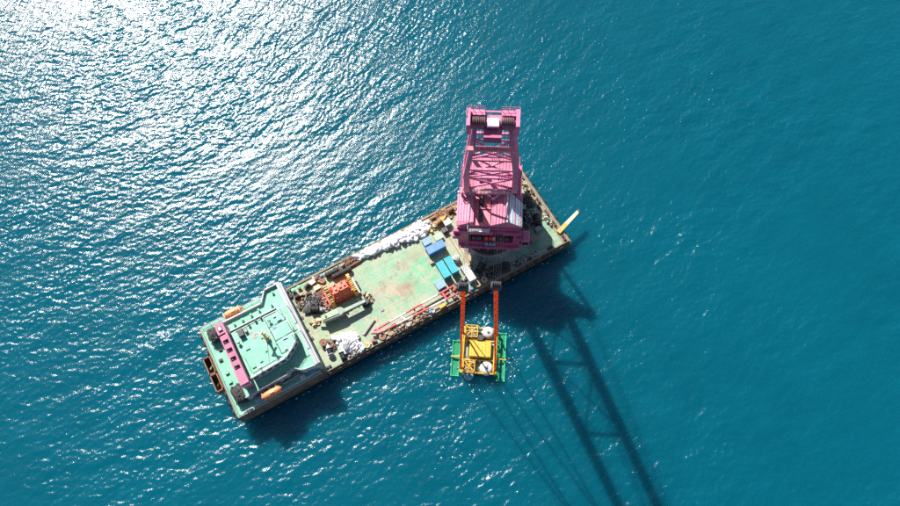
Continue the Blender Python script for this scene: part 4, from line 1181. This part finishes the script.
winch('black winch buried in the heap of black hoses', 30.2, 17.6, 1.25, -0.5, DARK, DARK, GREY)
winch('black and white winch beside the rust brown reel', 28.6, 4.6, 1.05, 1.45, DARK, WHITE, WHITE)
winch('black winch at the deck edge in front of the white bag heap', 31.2, 1.9, 0.95, 1.5, DARK, DARK, WHITE)
winch('dark winch at the end of the striped boom beside the white container', 69.2, 4.2, 1.05, 0.4, DARK, GREY, GREYGREEN)
winch('small winch at the tip of the striped boom near the deck edge', 68.3, 1.7, 0.8, 0.0, DARK, RUST, REDORANGE)
winch('black winch in shade between the white container and the crane pedestal', 76.6, 5.6, 1.2, 0.6, DARK, DARK, GREY)
winch('black winch in shade at the deck edge past the cable reels', 78.9, 3.2, 1.15, 0.1, DARK, DARK, DARK)
winch('black winch in the crane shade beside the grey switch box', 98.4, 10.4, 1.3, 1.2, DARK, DARK, GREY)
winch('black winch beside the rear of the crane, in the shade', 95.6, 13.8, 1.25, 0.8, DARK, DARK, GREYGREEN)
winch('black winch in shade on the deck side of the crane pedestal toward the yellow arm', 94.0, 9.6, 1.1, 0.3, DARK, GREY, DARK)
t = winch('yellow machine among rusty gear on the sunlit edge beside the crane', 73.0, 23.8, 1.1, 0.2, BROWN, YELLOW, YELLOW)
winch('rusty winch at the sunlit edge tucked behind the crane', 78.0, 25.6, 1.0, 0.1, RUST, RUST, BROWN)
winch('rusty winch at the sunlit end of the white bag row', 72.4, 26.0, 0.75, 0.0, BROWN, RUST, RUST)

# coils, drums, hose heaps
def coil(label, s, w, R, r, layers, mat, z=DK + 0.004, seed=0):
    t = on_deck('rope_coil', label, 'rope coil', s, w, seed * 0.7, 'rope coils along the deck edge', z)
    rg = random.Random(seed)
    for j in range(layers):
        for k in range(3):
            MB().torus((rg.uniform(-.06, .06), rg.uniform(-.06, .06), r + j * r * 1.7), R - k * r * 1.8, r, 20, 6).build('turn', mat, t, True)
    MB().cyl((R, 0, r), (R + 1.1, 0.5 * (1 if seed % 2 else -1), r * 0.8), r * 0.9, n=6).build('loose_end', mat, t, True)
    return t
for i, (s, w, R, m_, lab) in enumerate([
        (38.4, 1.25, 0.75, CREAM, 'yellowish rope coil next to the white bag heap'), (43.0, 1.35, 0.85, BROWN, 'brown rope coil at the foot of the striped boom'),
        (45.4, 1.1, 0.6, TAN, 'tan rope coil just past the foot of the striped boom'), (48.9, 1.0, 0.75, RUST, 'rust brown coil along the edge beside the red end of the striped boom'),
        (50.9, 1.15, 0.8, TAN, 'tan coil beside the first white band of the striped boom'), (53.4, 1.1, 0.85, BROWN, 'brown coil beside the middle of the striped boom'),
        (58.6, 0.95, 0.55, WHITE, 'white rope coil beside the orange tool bin'), (76.4, 26.2, 0.8, BROWN, 'brown coil on the sunlit edge by the yellow machine'),
        (80.6, 26.3, 0.75, RUST, 'rusty coil on the sunlit edge behind the crane'), (86.5, 1.4, 0.9, DARK, 'black coil in shade on the deck edge under the crane front'),
        (92.6, 2.0, 0.9, GREY, 'grey coil in shade between the crane and the yellow arm'), (100.4, 23.6, 0.7, TAN, 'tan coil at the far sunlit corner behind the crane'),
        (35.6, 24.6, 0.7, BROWN, 'brown coil between the red machine and the sunlit edge'), (25.9, 24.9, 0.5, DARK, 'small black coil tight against the deckhouse front')]):
    coil(lab, s, w, R, 0.13, 3, m_, seed=i)

def hose_heap(label, s, w, rad, n, mat, seed, r=0.13, z=DK + 0.004, name='hose_heap', cat='hoses'):
    # a tangle of loose hose: bent tubes piled over a low core
    rg = random.Random(seed)
    t = on_deck(name, label, cat, s, w, 0, None, z)
    MB().blob((0, 0, rad[2] * 0.35), (rad[0] * 0.7, rad[1] * 0.7, rad[2] * 0.34), seed, 0.5, 16, 8).build('pile_core', mat, t, True)
    mb = MB()
    for k in range(n):
        a = rg.uniform(0, 6.28)
        rr = rg.uniform(0.2, 0.9)
        cx_, cy_ = rad[0] * rr * math.cos(a), rad[1] * rr * math.sin(a)
        R = rg.uniform(0.35, 0.95)
        zz = rad[2] * (1.0 - rr * rr) * 0.8 + 0.15
        st_ = rg.uniform(0, 6.28)
        pts = []
        for i in range(9):
            th = st_ + i * 0.62
            pts.append(Vector((cx_ + R * math.cos(th), cy_ + R * math.sin(th), zz + rg.uniform(-.12, .12))))
        for p, q_ in zip(pts[:-1], pts[1:]):
            mb.cyl(p, q_, r, n=5, caps=False)
    mb.build('hose_tangle', mat, t, True, kind='stuff')
    return t
hose_heap('big tangled heap of black hoses between the deckhouse and the red machine', 30.4, 19.6, (3.3, 2.6, 1.5), 60, DARK, 3)
hose_heap('rusty chain heap on the sunlit edge between the crane and the white bag row', 75.0, 25.6, (2.6, 1.2, 0.8), 46, RUST, 4, 0.1, name='chain_heap', cat='chain')
hose_heap('brown rope heap along the deck edge beside the striped boom', 47.4, 1.6, (2.0, 0.8, 0.6), 34, TAN, 5, 0.09, name='rope_heap', cat='rope')
hose_heap('black hose heap in the shade beside the crane pedestal and the cable reels', 81.6, 2.4, (2.4, 1.3, 0.9), 40, DARK, 6)
hose_heap('rusty chain heap beside the deckhouse front near the sunlit edge', 33.6, 21.6, (1.6, 1.4, 0.8), 34, RUST, 8, 0.09, name='chain_heap', cat='chain')
hose_heap('black hose heap in the shade in front of the far end walkway', 99.2, 16.8, (1.6, 2.4, 0.9), 40, DARK, 9)
hose_heap('rusty chain heap spilling along the sunlit edge by the black fender cylinders', 44.8, 26.2, (2.2, 0.8, 0.6), 34, RUST, 10, 0.08, name='chain_heap', cat='chain')

def barrel(label, s, w, mat):
    t = on_deck('oil_drum', label, 'drum', s, w, 0, 'steel drums')
    MB().lathe([(0.42, 0), (0.42, 0.42), (0.45, 0.45), (0.42, 0.48), (0.42, 0.8), (0.45, 0.83), (0.42, 0.86), (0.42, 1.2), (0.38, 1.2), (0.38, 1.17)], 14).build('shell', mat, t, True)
    MB().cyl((0.2, 0, 1.17), (0.2, 0, 1.23), 0.07, n=8).build('bung', GREY, t)
for s, w, m_, lab in [(57.9, 0.95, BLUE, 'blue drum at the deck edge beside the striped boom'), (36.0, 26.0, BLUE, 'blue drum at the sunlit edge near the red machine'),
                      (34.7, 26.2, RUST, 'rusty drum at the sunlit edge near the red machine'), (70.3, 1.0, RUST, 'rusty drum at the deck edge near the white container'),
                      (71.2, 1.15, BLUE, 'blue drum at the deck edge near the white container'), (40.2, 1.5, RED, 'red drum between the bag heap and the striped boom'),
                      (79.4, 24.0, CREAM, 'cream drum beside the crane on the sunlit side'), (70.0, 22.4, YELLOW, 'yellow drum at the end of the white bag row')]:
    barrel(lab, s, w, m_)
# green mushroom ventilators in a pair
for s, lab in ((27.2, 'green mushroom ventilator closest to the deckhouse wing'), (28.9, 'green mushroom ventilator beside the dark winch')):
    t = on_deck('deck_ventilator', lab, 'ventilator', s, 25.9, 0, 'green deck ventilators')
    MB().lathe([(0.35, 0), (0.35, 0.8), (0.62, 0.85), (0.62, 1.05), (0.3, 1.25)], 14).build('cowl', GREEN, t, True)
    MB().lathe([(0.48, 0), (0.48, 0.1)], 12).build('base_flange', DARK, t)

# black pneumatic fenders by the red machine
for s, w, L, lab in ((39.0, 25.2, 4.4, 'long black rubber cylinder beside the red machine, outer one at the barge edge'), (41.4, 23.7, 6.2, 'long black rubber cylinder beside the red machine, inner one')):
    big_fender(lab, s, w, DK + 0.2, L, 0.75, -0.03, BLACK)

# the red machine in its yellow frame
t = on_deck('pile_hammer_unit', 'red orange machine held in a yellow frame on the deck', 'machine', 39.0, 18.4)
MB().box(-4.2, 4.2, -2.9, 2.9, 0, 0.5).build('skid_base', RUST, t)
body = MB().prism([(-2.9, -2.0), (2.9, -2.0), (2.9, 2.0), (-2.9, 2.0)], 0.5, 3.4).build('lower_body', REDORANGE, t)
up = MB()
up.add([(-2.9, -2.0, 3.4), (2.9, -2.0, 3.4), (2.9, 2.0, 3.4), (-2.9, 2.0, 3.4), (-2.0, -0.9, 4.7), (2.2, -0.9, 4.7), (2.2, 1.5, 4.7), (-2.0, 1.5, 4.7)],
       [(4, 5, 6, 7), (0, 1, 5, 4), (1, 2, 6, 5), (2, 3, 7, 6), (3, 0, 4, 7)])
up_o = up.build('upper_body', REDORANGE, t)
for x in (-1.2, 0.2, 1.5):
    MB().cbox(x - 0.35, x + 0.35, -0.2, 0.7, 4.7, 5.1, 0.08).build('lifting_boss', SALMON, up_o)
for x in (-1.7, -0.6, 0.5, 1.6):
    MB().box(x - 0.3, x + 0.3, -2.06, -2.0, 1.2, 2.6).build('access_panel', RED, body)
for x in (-2.4, -1.2, 0, 1.2, 2.4):
    MB().beam((x, -2.05, 3.35), (x * 0.75, -1.0, 4.65), 0.12, 0.12).build('rib', RED, up_o)
for i, x in enumerate((-3.5, 3.5)):
    f_ = MB()
    f_.box(x - 0.45, x + 0.45, -3.0, -2.4, 0.5, 3.4).box(x - 0.45, x + 0.45, 2.4, 3.0, 0.5, 3.4).box(x - 0.45, x + 0.45, -3.0, 3.0, 3.4, 3.95)
    f_.beam((x, -2.4, 0.7), (x, 2.4, 3.2), 0.3, 0.3)
    o = f_.build('end_frame', YELLOW, t)
    for y in (-2.0, 0, 2.0):
        MB().cyl((x - 0.35, y, 4.0), (x + 0.35, y, 4.05), 0.2, n=8).build('clamp', CREAM if i else YELLOW, o)
MB().box(-4.6, -4.15, -2.2, 2.2, 0.5, 2.2).build('manifold', RED, t)
rg_ = random.Random(5)
for k in range(22):
    x, y = rg_.uniform(-2.6, 2.8), rg_.uniform(-1.9, 1.9)
    z = 3.3 if abs(y) > 1.1 else 4.6
    m_ = (REDORANGE, SALMON, RED, DARK, YELLOW, CREAM)[k % 6]
    if k % 3 == 0:
        MB().cyl((x, y, z), (x + rg_.uniform(-.9, .9), y + rg_.uniform(-.5, .5), z + rg_.uniform(0.2, 0.7)), 0.14, n=7).build('hydraulic_hose', m_, up_o, True)
    elif k % 3 == 1:
        MB().cbox(x - 0.3, x + 0.3, y - 0.22, y + 0.22, z - 0.1, z + rg_.uniform(0.2, 0.6), 0.05).build('valve_block', m_, up_o)
    else:
        MB().lathe([(0.3, z - 0.1), (0.3, z + 0.3), (0.15, z + 0.45)], 10, c=(x, y, 0)).build('filter_cap', m_, up_o, True)
for k in range(9):
    y = -2.6 + k * 0.62
    MB().cbox(-4.0, -3.0, y - 0.12, y + 0.12, 3.96, 4.3 + 0.2 * (k % 2), 0.04).build('frame_lug', (YELLOW, CREAM, DARK)[k % 3], t)
    MB().cbox(3.0, 4.0, y - 0.12, y + 0.12, 3.96, 4.3 + 0.2 * (k % 3 == 0), 0.04).build('frame_lug', (YELLOW, YELLOW, CREAM)[k % 3], t)
MB().cyl((4.3, -2.6, 0.6), (4.3, 2.4, 0.6), 0.35, n=10).build('hydraulic_pipe', WHITE, t, True)
MB().cyl((4.7, -1.2, 0.5), (4.7, 1.2, 0.5), 0.4, n=10).build('hydraulic_pipe', DARK, t, True)

# grey-green deck crane stowed along the deck
t = on_deck('deck_crane', 'grey green deck crane with its arm stowed flat beside the red machine', 'crane', 36.6, 12.9, -0.10)
MB().lathe([(1.25, 0), (1.25, 0.5), (0.9, 0.6), (0.9, 1.9)], 18, c=(6.9, 0.1, 0)).build('pedestal', DARK, t, True)
MB().torus((6.9, 0.1, 0.6), 1.1, 0.25, 18, 8).build('slew_bearing', BLACK, t, True)
MB().beam((6.9, 0.1, 2.2), (0.4, -0.3, 2.4), 0.8, 0.9, 1.0, 1.0).build('inner_arm', GREYGREEN, t)
MB().prism([(-5.9, -1.0), (-0.6, -1.15), (0.2, -0.9), (0.6, -0.3), (0.6, 0.4), (0.2, 0.9), (-0.6, 1.15), (-5.9, 0.8)], 1.3, 3.0).build('arm_housing', GREYGREEN, t)
MB().cbox(-5.6, -0.9, -0.75, 0.75, 3.0, 3.25, 0.1).build('housing_lid', PALE_GREEN, t)
MB().cyl((-4.6, 0, 3.25), (-4.6, 0, 3.5), 0.3, n=10).build('hinge_cap', RUST, t)
MB().beam((-5.9, 0.0, 2.2), (-7.4, 0.4, 1.9), 0.6, 0.6).build('arm_tip', CREAM, t)
for x in (-5.0, -1.4):
    MB().box(x - 0.25, x + 0.25, -0.8, 0.8, 0, 1.3).build('arm_rest', RUST, t)
MB().cyl((-2, -1.25, 1.8), (5.8, -0.35, 2.0), 0.2, n=8).build('hydraulic_ram', GREY, t, True)
for x in (-5.2, -3.6, -2.0):
    MB().cbox(x - 0.4, x + 0.4, 0.95, 1.3, 0.0, 1.25, 0.05).build('valve_block', RUST if x < -4 else GREY, t)

# striped twin-pole boom lying on deck
pa, pb = (41.7, 3.75), (66.9, 4.3)
pc, pd_ = (43.0, 2.45), (66.9, 1.75)
t = on_deck('striped_boom', 'red and white banded twin pole boom lying along the deck edge', 'boom', pa[0], pa[1])
for p, q_, z in ((pa, pb, 1.15), (pc, pd_, 1.15)):
    d = Vector((q_[0] - p[0], q_[1] - p[1], 0))
    o = MB().cyl((0, 0, 0), (d.length, 0, 0), 0.30, 0.27, 10).build('pole', STRIPE, t, True, loc=(p[0] - pa[0], p[1] - pa[1], z), rz=math.atan2(d.y, d.x))
def lerp_(p, q_, f_):
    return (p[0] + (q_[0] - p[0]) * f_ - pa[0], p[1] + (q_[1] - p[1]) * f_ - pa[1], 1.15)
for f_, m_ in ((0.03, SALMON), (0.33, WHITE), (0.58, RED), (0.86, RED)):
    a, b_ = lerp_(pa, pb, f_), lerp_(pc, pd_, f_)
    MB().beam(a, b_, 0.5, 0.3).build('cross_tie', m_, t)
for f_ in (0.06, 0.5, 0.94):
    a, b_ = lerp_(pa, pb, f_), lerp_(pc, pd_, f_)
    MB().box(a[0] - 0.2, a[0] + 0.2, b_[1] - 0.6, a[1] + 0.6, 0, 0.84).build('timber_rest', BROWN, t)
MB().cyl((-0.9, -0.2, 1.15), (0.6, -0.9, 1.15), 0.42, n=10).build('pivot_sleeve', SALMON, t, True)

# timber and pipes lying about
def bundle(name, label, cat, s, w, L, n, r, mat, rz, part, group=None):
    t = on_deck(name, label, cat, s, w, rz, group)
    k = 0
    for row in range(3):
        for i in range(n - row):
            if k >= n * 2:
                break
            y = (i - (n - row - 1) / 2) * 2.05 * r
            z = r + row * r * 1.75
            j = rnd.uniform(-.25, .25)
            MB().cyl((-L / 2 + j, y, z), (L / 2 + j, y, z), r, n=8).build(part, mat, t, True)
            k += 1
bundle('pipe_bundle', 'bundle of rusty pipes along the sunlit edge beyond the red machine', 'pipes', 45.8, 24.6, 4.5, 4, 0.14, RUST, 0.05, 'pipe')
bundle('pipe_bundle', 'bundle of grey pipes on deck beside the foot of the striped boom', 'pipes', 41.0, 5.6, 5.0, 4, 0.11, GREYGREEN, 0.5, 'pipe')
bundle('pipe_bundle', 'bundle of dark pipes in the crane shade near the end walkway', 'pipes', 98.6, 20.6, 5.0, 5, 0.16, DARK, 1.5, 'pipe')
bundle('timber_stack', 'stack of tan timbers on deck between the cyan container and the crane', 'timber', 74.8, 9.6, 4.0, 4, 0.13, TAN, 1.5, 'timber')
bundle('timber_stack', 'stack of tan timbers along the outer barge end near the far corner', 'timber', 100.6, 17.4, 4.4, 3, 0.15, TAN, 1.57, 'timber')

# chocks and fairleads along the outer end
for i, (w, lab) in enumerate([(24.6, 'steel chock at the far corner of the end coaming'), (19.0, 'steel chock on the end coaming beside the tan timbers'), (15.6, 'steel chock on the end coaming, midway'), (11.0, 'steel chock on the end coaming near the dark winch'), (6.9, 'steel chock on the end coaming by the yellow arm'), (1.7, 'steel chock at the shaded corner of the end coaming')]):
    t = on_deck('mooring_chock', lab, 'chock', BL - 1.1, w, 0, 'chocks along the barge end', DK + 0.06)
    MB().cbox(-0.5, 0.5, -0.9, 0.9, 0, 0.3, 0.05).build('base', RUST, t)
    for y in (-0.55, 0.55):
        MB().lathe([(0.3, 0.3), (0.22, 0.5), (0.22, 0.8), (0.32, 0.95)], 12, c=(0, y, 0)).build('roller', DARK, t, True)

# tyres hung along the shaded hull side and the outer end
tyre_me = MB().torus((0, 0, 0), 0.52, 0.24, 18, 8, 'Y', 0.9).mesh('tyre_fender', BLACK, True)
def tyre(p, rz, lab, grp):
    o = bpy.data.objects.new('tyre_fender', tyre_me)
    COL.objects.link(o)
    o.location = p
    o.rotation_euler = (0, 0, rz)
    tag(o, lab, 'tyre', grp)
for i in range(27):
    s = 26.0 + i * 2.85 + rnd.uniform(-0.4, 0.4)
    tyre(B(s, -0.66, DK - 0.55 + rnd.uniform(-0.2, 0.1)), PSI, 'black tyre hung as a fender along the shaded long side of the hull', 'tyres along the shaded hull side')
for i in range(8):
    w = 1.6 + i * 3.3 + rnd.uniform(-0.3, 0.3)
    if abs(w - 4.5) < 1.0:
        continue
    tyre(B(BL + 0.66, w, DK - 0.6 + rnd.uniform(-0.2, 0.1)), PSI + math.pi / 2, 'black tyre hung as a fender on the barge end beside the crane', 'tyres along the crane end of the hull')

# white bags: a row along the sunlit edge and a heap near the deckhouse
bag_me = []
for i in range(5):
    bag_me.append(MB().blob((0, 0, 0.42), (0.72 + 0.06 * i, 0.66, 0.62), 20 + i, 0.18, 14, 10, box=0.5).mesh('bulk_bag', BAG, True))
def bag(s, w, z, sc, lab, grp):
    o = bpy.data.objects.new('bulk_bag', bag_me[rnd.randrange(5)])
    COL.objects.link(o)
    o.location = B(s, w, z)
    o.scale = (sc * rnd.uniform(0.9, 1.15), sc * rnd.uniform(0.9, 1.15), sc * rnd.uniform(0.85, 1.1))
    o.rotation_euler = (rnd.uniform(-.12, .12), rnd.uniform(-.12, .12), rnd.uniform(0, 6.28))
    tag(o, lab, 'bag', grp)
LAB1 = 'lumpy white sack in the long row along the sunlit barge edge'
for i in range(78):
    s = 47.4 + 22.4 * (i / 77) ** 0.88 + rnd.uniform(-.3, .3)
    f_ = (s - 47.4) / 22.4
    lo = 25.6 - 2.9 * min(1, f_ * 1.15)
    w = rnd.uniform(lo, 26.4)
    bag(s, w, DK + 0.02, rnd.uniform(0.95, 1.25), LAB1, 'white bags along the barge edge')
for i in range(26):
    s = rnd.uniform(56, 69.3)
    bag(s, rnd.uniform(23.8, 25.6), DK + 0.78, rnd.uniform(0.7, 0.95), LAB1, 'white bags along the barge edge')
LAB2 = 'lumpy white sack in the square heap beside the rust brown reel'
for i in range(44):
    u, v = rnd.uniform(0, 1), rnd.uniform(0, 1)
    s, w = 31.4 + 5.0 * u + 0.7 * (1 - v), 2.6 + 4.9 * v - 1.2 * u
    bag(s, w, DK + 0.02, rnd.uniform(0.95, 1.2), LAB2, 'white bags in the heap')
for i in range(22):
    u, v = rnd.uniform(0.15, 0.85), rnd.uniform(0.15, 0.85)
    s, w = 31.4 + 5.0 * u + 0.7 * (1 - v), 2.6 + 4.9 * v - 1.2 * u
    bag(s, w, DK + 0.8, rnd.uniform(0.7, 0.95), LAB2, 'white bags in the heap')
t = on_deck('folded_tarpaulin', 'crumpled grey tarpaulin on top of the white bag heap', 'tarpaulin', 33.8, 3.9, 0.4, None, DK + 1.7)
MB().blob((0, 0, 0.1), (1.3, 0.9, 0.22), 55, 0.5, 18, 8).build('sheet', GREY, t, True)
MB().blob((0.3, 0.2, 0.25), (0.7, 0.4, 0.16), 56, 0.5, 14, 6).build('fold', GREYWHITE, t, True)

# heaps of mixed gear along the deck edges
def gear_pile(label, s, w, rs, rw, n, seed, mats):
    rg = random.Random(seed)
    t = on_deck('gear_pile', label, 'gear', s, w)
    layers = {}
    for k in range(n):
        m_ = mats[rg.randrange(len(mats))]
        mb = layers.setdefault(m_.name, (m_, MB()))[1]
        x, y = rg.gauss(0, rs * 0.5), rg.gauss(0, rw * 0.5)
        x, y = max(-rs, min(rs, x)), max(-rw, min(rw, y))
        z = max(0, 0.55 * (1 - (x / rs) ** 2 - (y / rw) ** 2)) * rg.random()
        kind = rg.randrange(5)
        a = rg.uniform(0, 3.14)
        if kind == 0:
            L = rg.uniform(0.5, 1.1)
            mb.obox((x, y, z + 0.25), (L, rg.uniform(0.3, 0.8), rg.uniform(0.3, 0.5)), a, rg.uniform(-.15, .15), rg.uniform(-.15, .15))
        elif kind == 1:
            L = rg.uniform(0.8, 2.4)
            d = Vector((math.cos(a), math.sin(a), rg.uniform(-.03, .12))) * L / 2
            mb.cyl(Vector((x, y, z + 0.3)) - d, Vector((x, y, z + 0.3)) + d, rg.uniform(0.06, 0.16), n=7)
        elif kind == 2:
            mb.torus((x, y, z + 0.18), rg.uniform(0.25, 0.5), rg.uniform(0.07, 0.15), 12, 6)
        elif kind == 3:
            mb.lathe([(0.3, z), (0.3, z + 0.7), (0.22, z + 0.8)], 10, c=(x, y, 0))
        else:
            mb.blob((x, y, z + 0.2), (rg.uniform(0.3, 0.6), rg.uniform(0.3, 0.5), 0.3), seed * 7 + k, 0.4, 9, 6)
    for nm, (m_, mb) in layers.items():
        mb.build({'rusty_steel': 'steel_scrap', 'brown_wood': 'wood_scrap', 'tan_rope': 'rope_scrap', 'dark_machinery': 'dark_scrap', 'grey_steel': 'grey_scrap', 'white_paint': 'white_scrap', 'cream_paint': 'cream_scrap', 'yellow_paint': 'yellow_scrap', 'black_rubber': 'rubber_scrap', 'grey_green_paint': 'painted_scrap', 'edge_steel': 'plate_scrap', 'red_orange_paint': 'red_scrap'}.get(nm, 'scrap'), m_, t, kind='stuff')
for lab, s_, w_, rs, rw, n, mats in [
        ('brown and grey gear beside the black hoses at the deckhouse front', 28.6, 20.6, 2.0, 2.6, 46, (RUST, DARK, GREY, BROWN, EDGE)),
        ('mixed rusty gear between the black hoses and the red machine', 33.6, 18.4, 1.1, 2.6, 40, (RUST, DARK, BROWN, TAN, RED)),
        ('rusty gear strewn along the sunlit edge beside the red machine', 34.0, 25.6, 2.6, 1.0, 40, (RUST, BROWN, WHITE, DARK, EDGE)),
        ('loose dark gear on top of the black rubber cylinders', 42.8, 25.6, 2.6, 0.7, 30, (DARK, RUST, GREY)),
        ('brown gear along the shaded edge below the middle of the striped boom', 55.4, 1.2, 2.6, 0.7, 44, (BROWN, TAN, RUST, EDGE)),
        ('tan and brown gear along the shaded edge below the red end of the striped boom', 49.8, 1.3, 2.6, 0.6, 44, (BROWN, TAN, RUST, WHITE)),
        ('dark gear between the white container and the striped boom tip', 67.2, 3.4, 1.2, 1.6, 36, (DARK, GREY, RUST, REDORANGE)),
        ('rusty gear packed against the sunlit edge by the yellow machine', 74.6, 24.4, 2.6, 1.5, 60, (RUST, BROWN, YELLOW, TAN, EDGE)),
        ('rusty gear on the sunlit edge beside the crane house', 79.6, 25.4, 2.4, 1.2, 46, (RUST, BROWN, DARK, TAN)),
        ('black gear in the shade at the foot of the crane pedestal', 77.0, 2.6, 2.2, 1.6, 44, (DARK, BLACK, GREY)),
        ('black gear in the shade on the far side of the crane pedestal', 96.6, 11.6, 2.2, 2.6, 54, (DARK, BLACK, GREY, GREYGREEN)),
        ('tan gear along the outer end walkway by the far corner', 101.4, 21.0, 0.6, 2.6, 36, (TAN, EDGE, DARK, CREAM)),
        ('pale gear along the outer end walkway next to the yellow arm', 101.3, 9.2, 0.6, 2.4, 34, (CREAM, EDGE, DARK, GREY)),
        ('grey gear on the shaded edge below the crane front', 88.6, 1.5, 3.0, 0.7, 40, (GREY, DARK, EDGE)),
        ('dark gear beside the black and white winch and the bag heap', 30.0, 6.2, 0.8, 1.6, 34, (DARK, GREY, RUST)),
        ('rusty gear at the shaded edge in front of the white bag heap', 34.6, 1.1, 2.0, 0.6, 30, (DARK, GREY, WHITE, RUST)),
        ('tan gear beside the end of the stowed grey green arm', 44.8, 13.4, 0.9, 1.5, 24, (TAN, DARK, EDGE)),
        ('small tan gear at the tip of the stowed grey green arm', 28.6, 14.2, 1.2, 0.8, 24, (TAN, BROWN, CREAM)),
        ('white and blue gear around the end of the white bag row', 71.0, 24.2, 1.2, 1.4, 30, (WHITE, GREY, CREAM, RUST))]:
    gear_pile(lab, s_, w_, rs, rw, n, int(s_ * 10), mats)

# flecks of foam round the module and along the shaded hull side
rf_ = random.Random(91)
foam = MB()
def fleck(p, r):
    n = 7
    a0 = rf_.uniform(0, 6.28)
    st_ = rf_.uniform(0.35, 1.0)
    vs = []
    for i in range(n):
        a = 2 * math.pi * i / n
        q = r * rf_.uniform(0.6, 1.25)
        x, y = q * math.cos(a), q * st_ * math.sin(a)
        vs.append((p.x + x * math.cos(a0) - y * math.sin(a0), p.y + x * math.sin(a0) + y * math.cos(a0), 0.16))
    c_ = (p.x, p.y, 0.26)
    foam.add(vs + [c_], [(i, (i + 1) % n, n) for i in range(n)])
for k in range(120):
    a = rf_.uniform(0, 6.28)
    d = abs(rf_.gauss(0, 1.6))
    sx, sy = (7.9 + d) * math.cos(a), (8.2 + d) * math.sin(a)
    fleck(mod(max(-8.3 - d, min(8.3 + d, sx * 1.25)), max(-8.4 - d, min(8.0 + d, sy * 1.25)), 0), rf_.uniform(0.06, 0.26))
for px0, py0, px1, py1, n in ((378, 362, 400, 351, 26), (340, 382, 352, 376, 14), (455, 322, 500, 300, 14), (462, 400, 440, 445, 12), (425, 462, 470, 455, 10), (484, 300, 486, 322, 12)):
    for k in range(n):
        f_ = rf_.random()
        fleck(W(px0 + (px1 - px0) * f_ + rf_.gauss(0, 1.5), py0 + (py1 - py0) * f_ + rf_.gauss(0, 1.5), 0), rf_.uniform(0.05, 0.24))
for k in range(90):
    fleck(B(rf_.uniform(0, BL), -0.75 - abs(rf_.gauss(0, 0.35)), 0), rf_.uniform(0.05, 0.2))
FOAM = paint('sea_foam', (0.55, 0.62, 0.62), 0.9, (0.4, 0.5, 0.5), 0.3, 2.0)
fo = foam.build('sea_foam', FOAM, None, False, kind='stuff')
tag(fo, 'white flecks of foam around the lifted module and along the hull', 'foam')
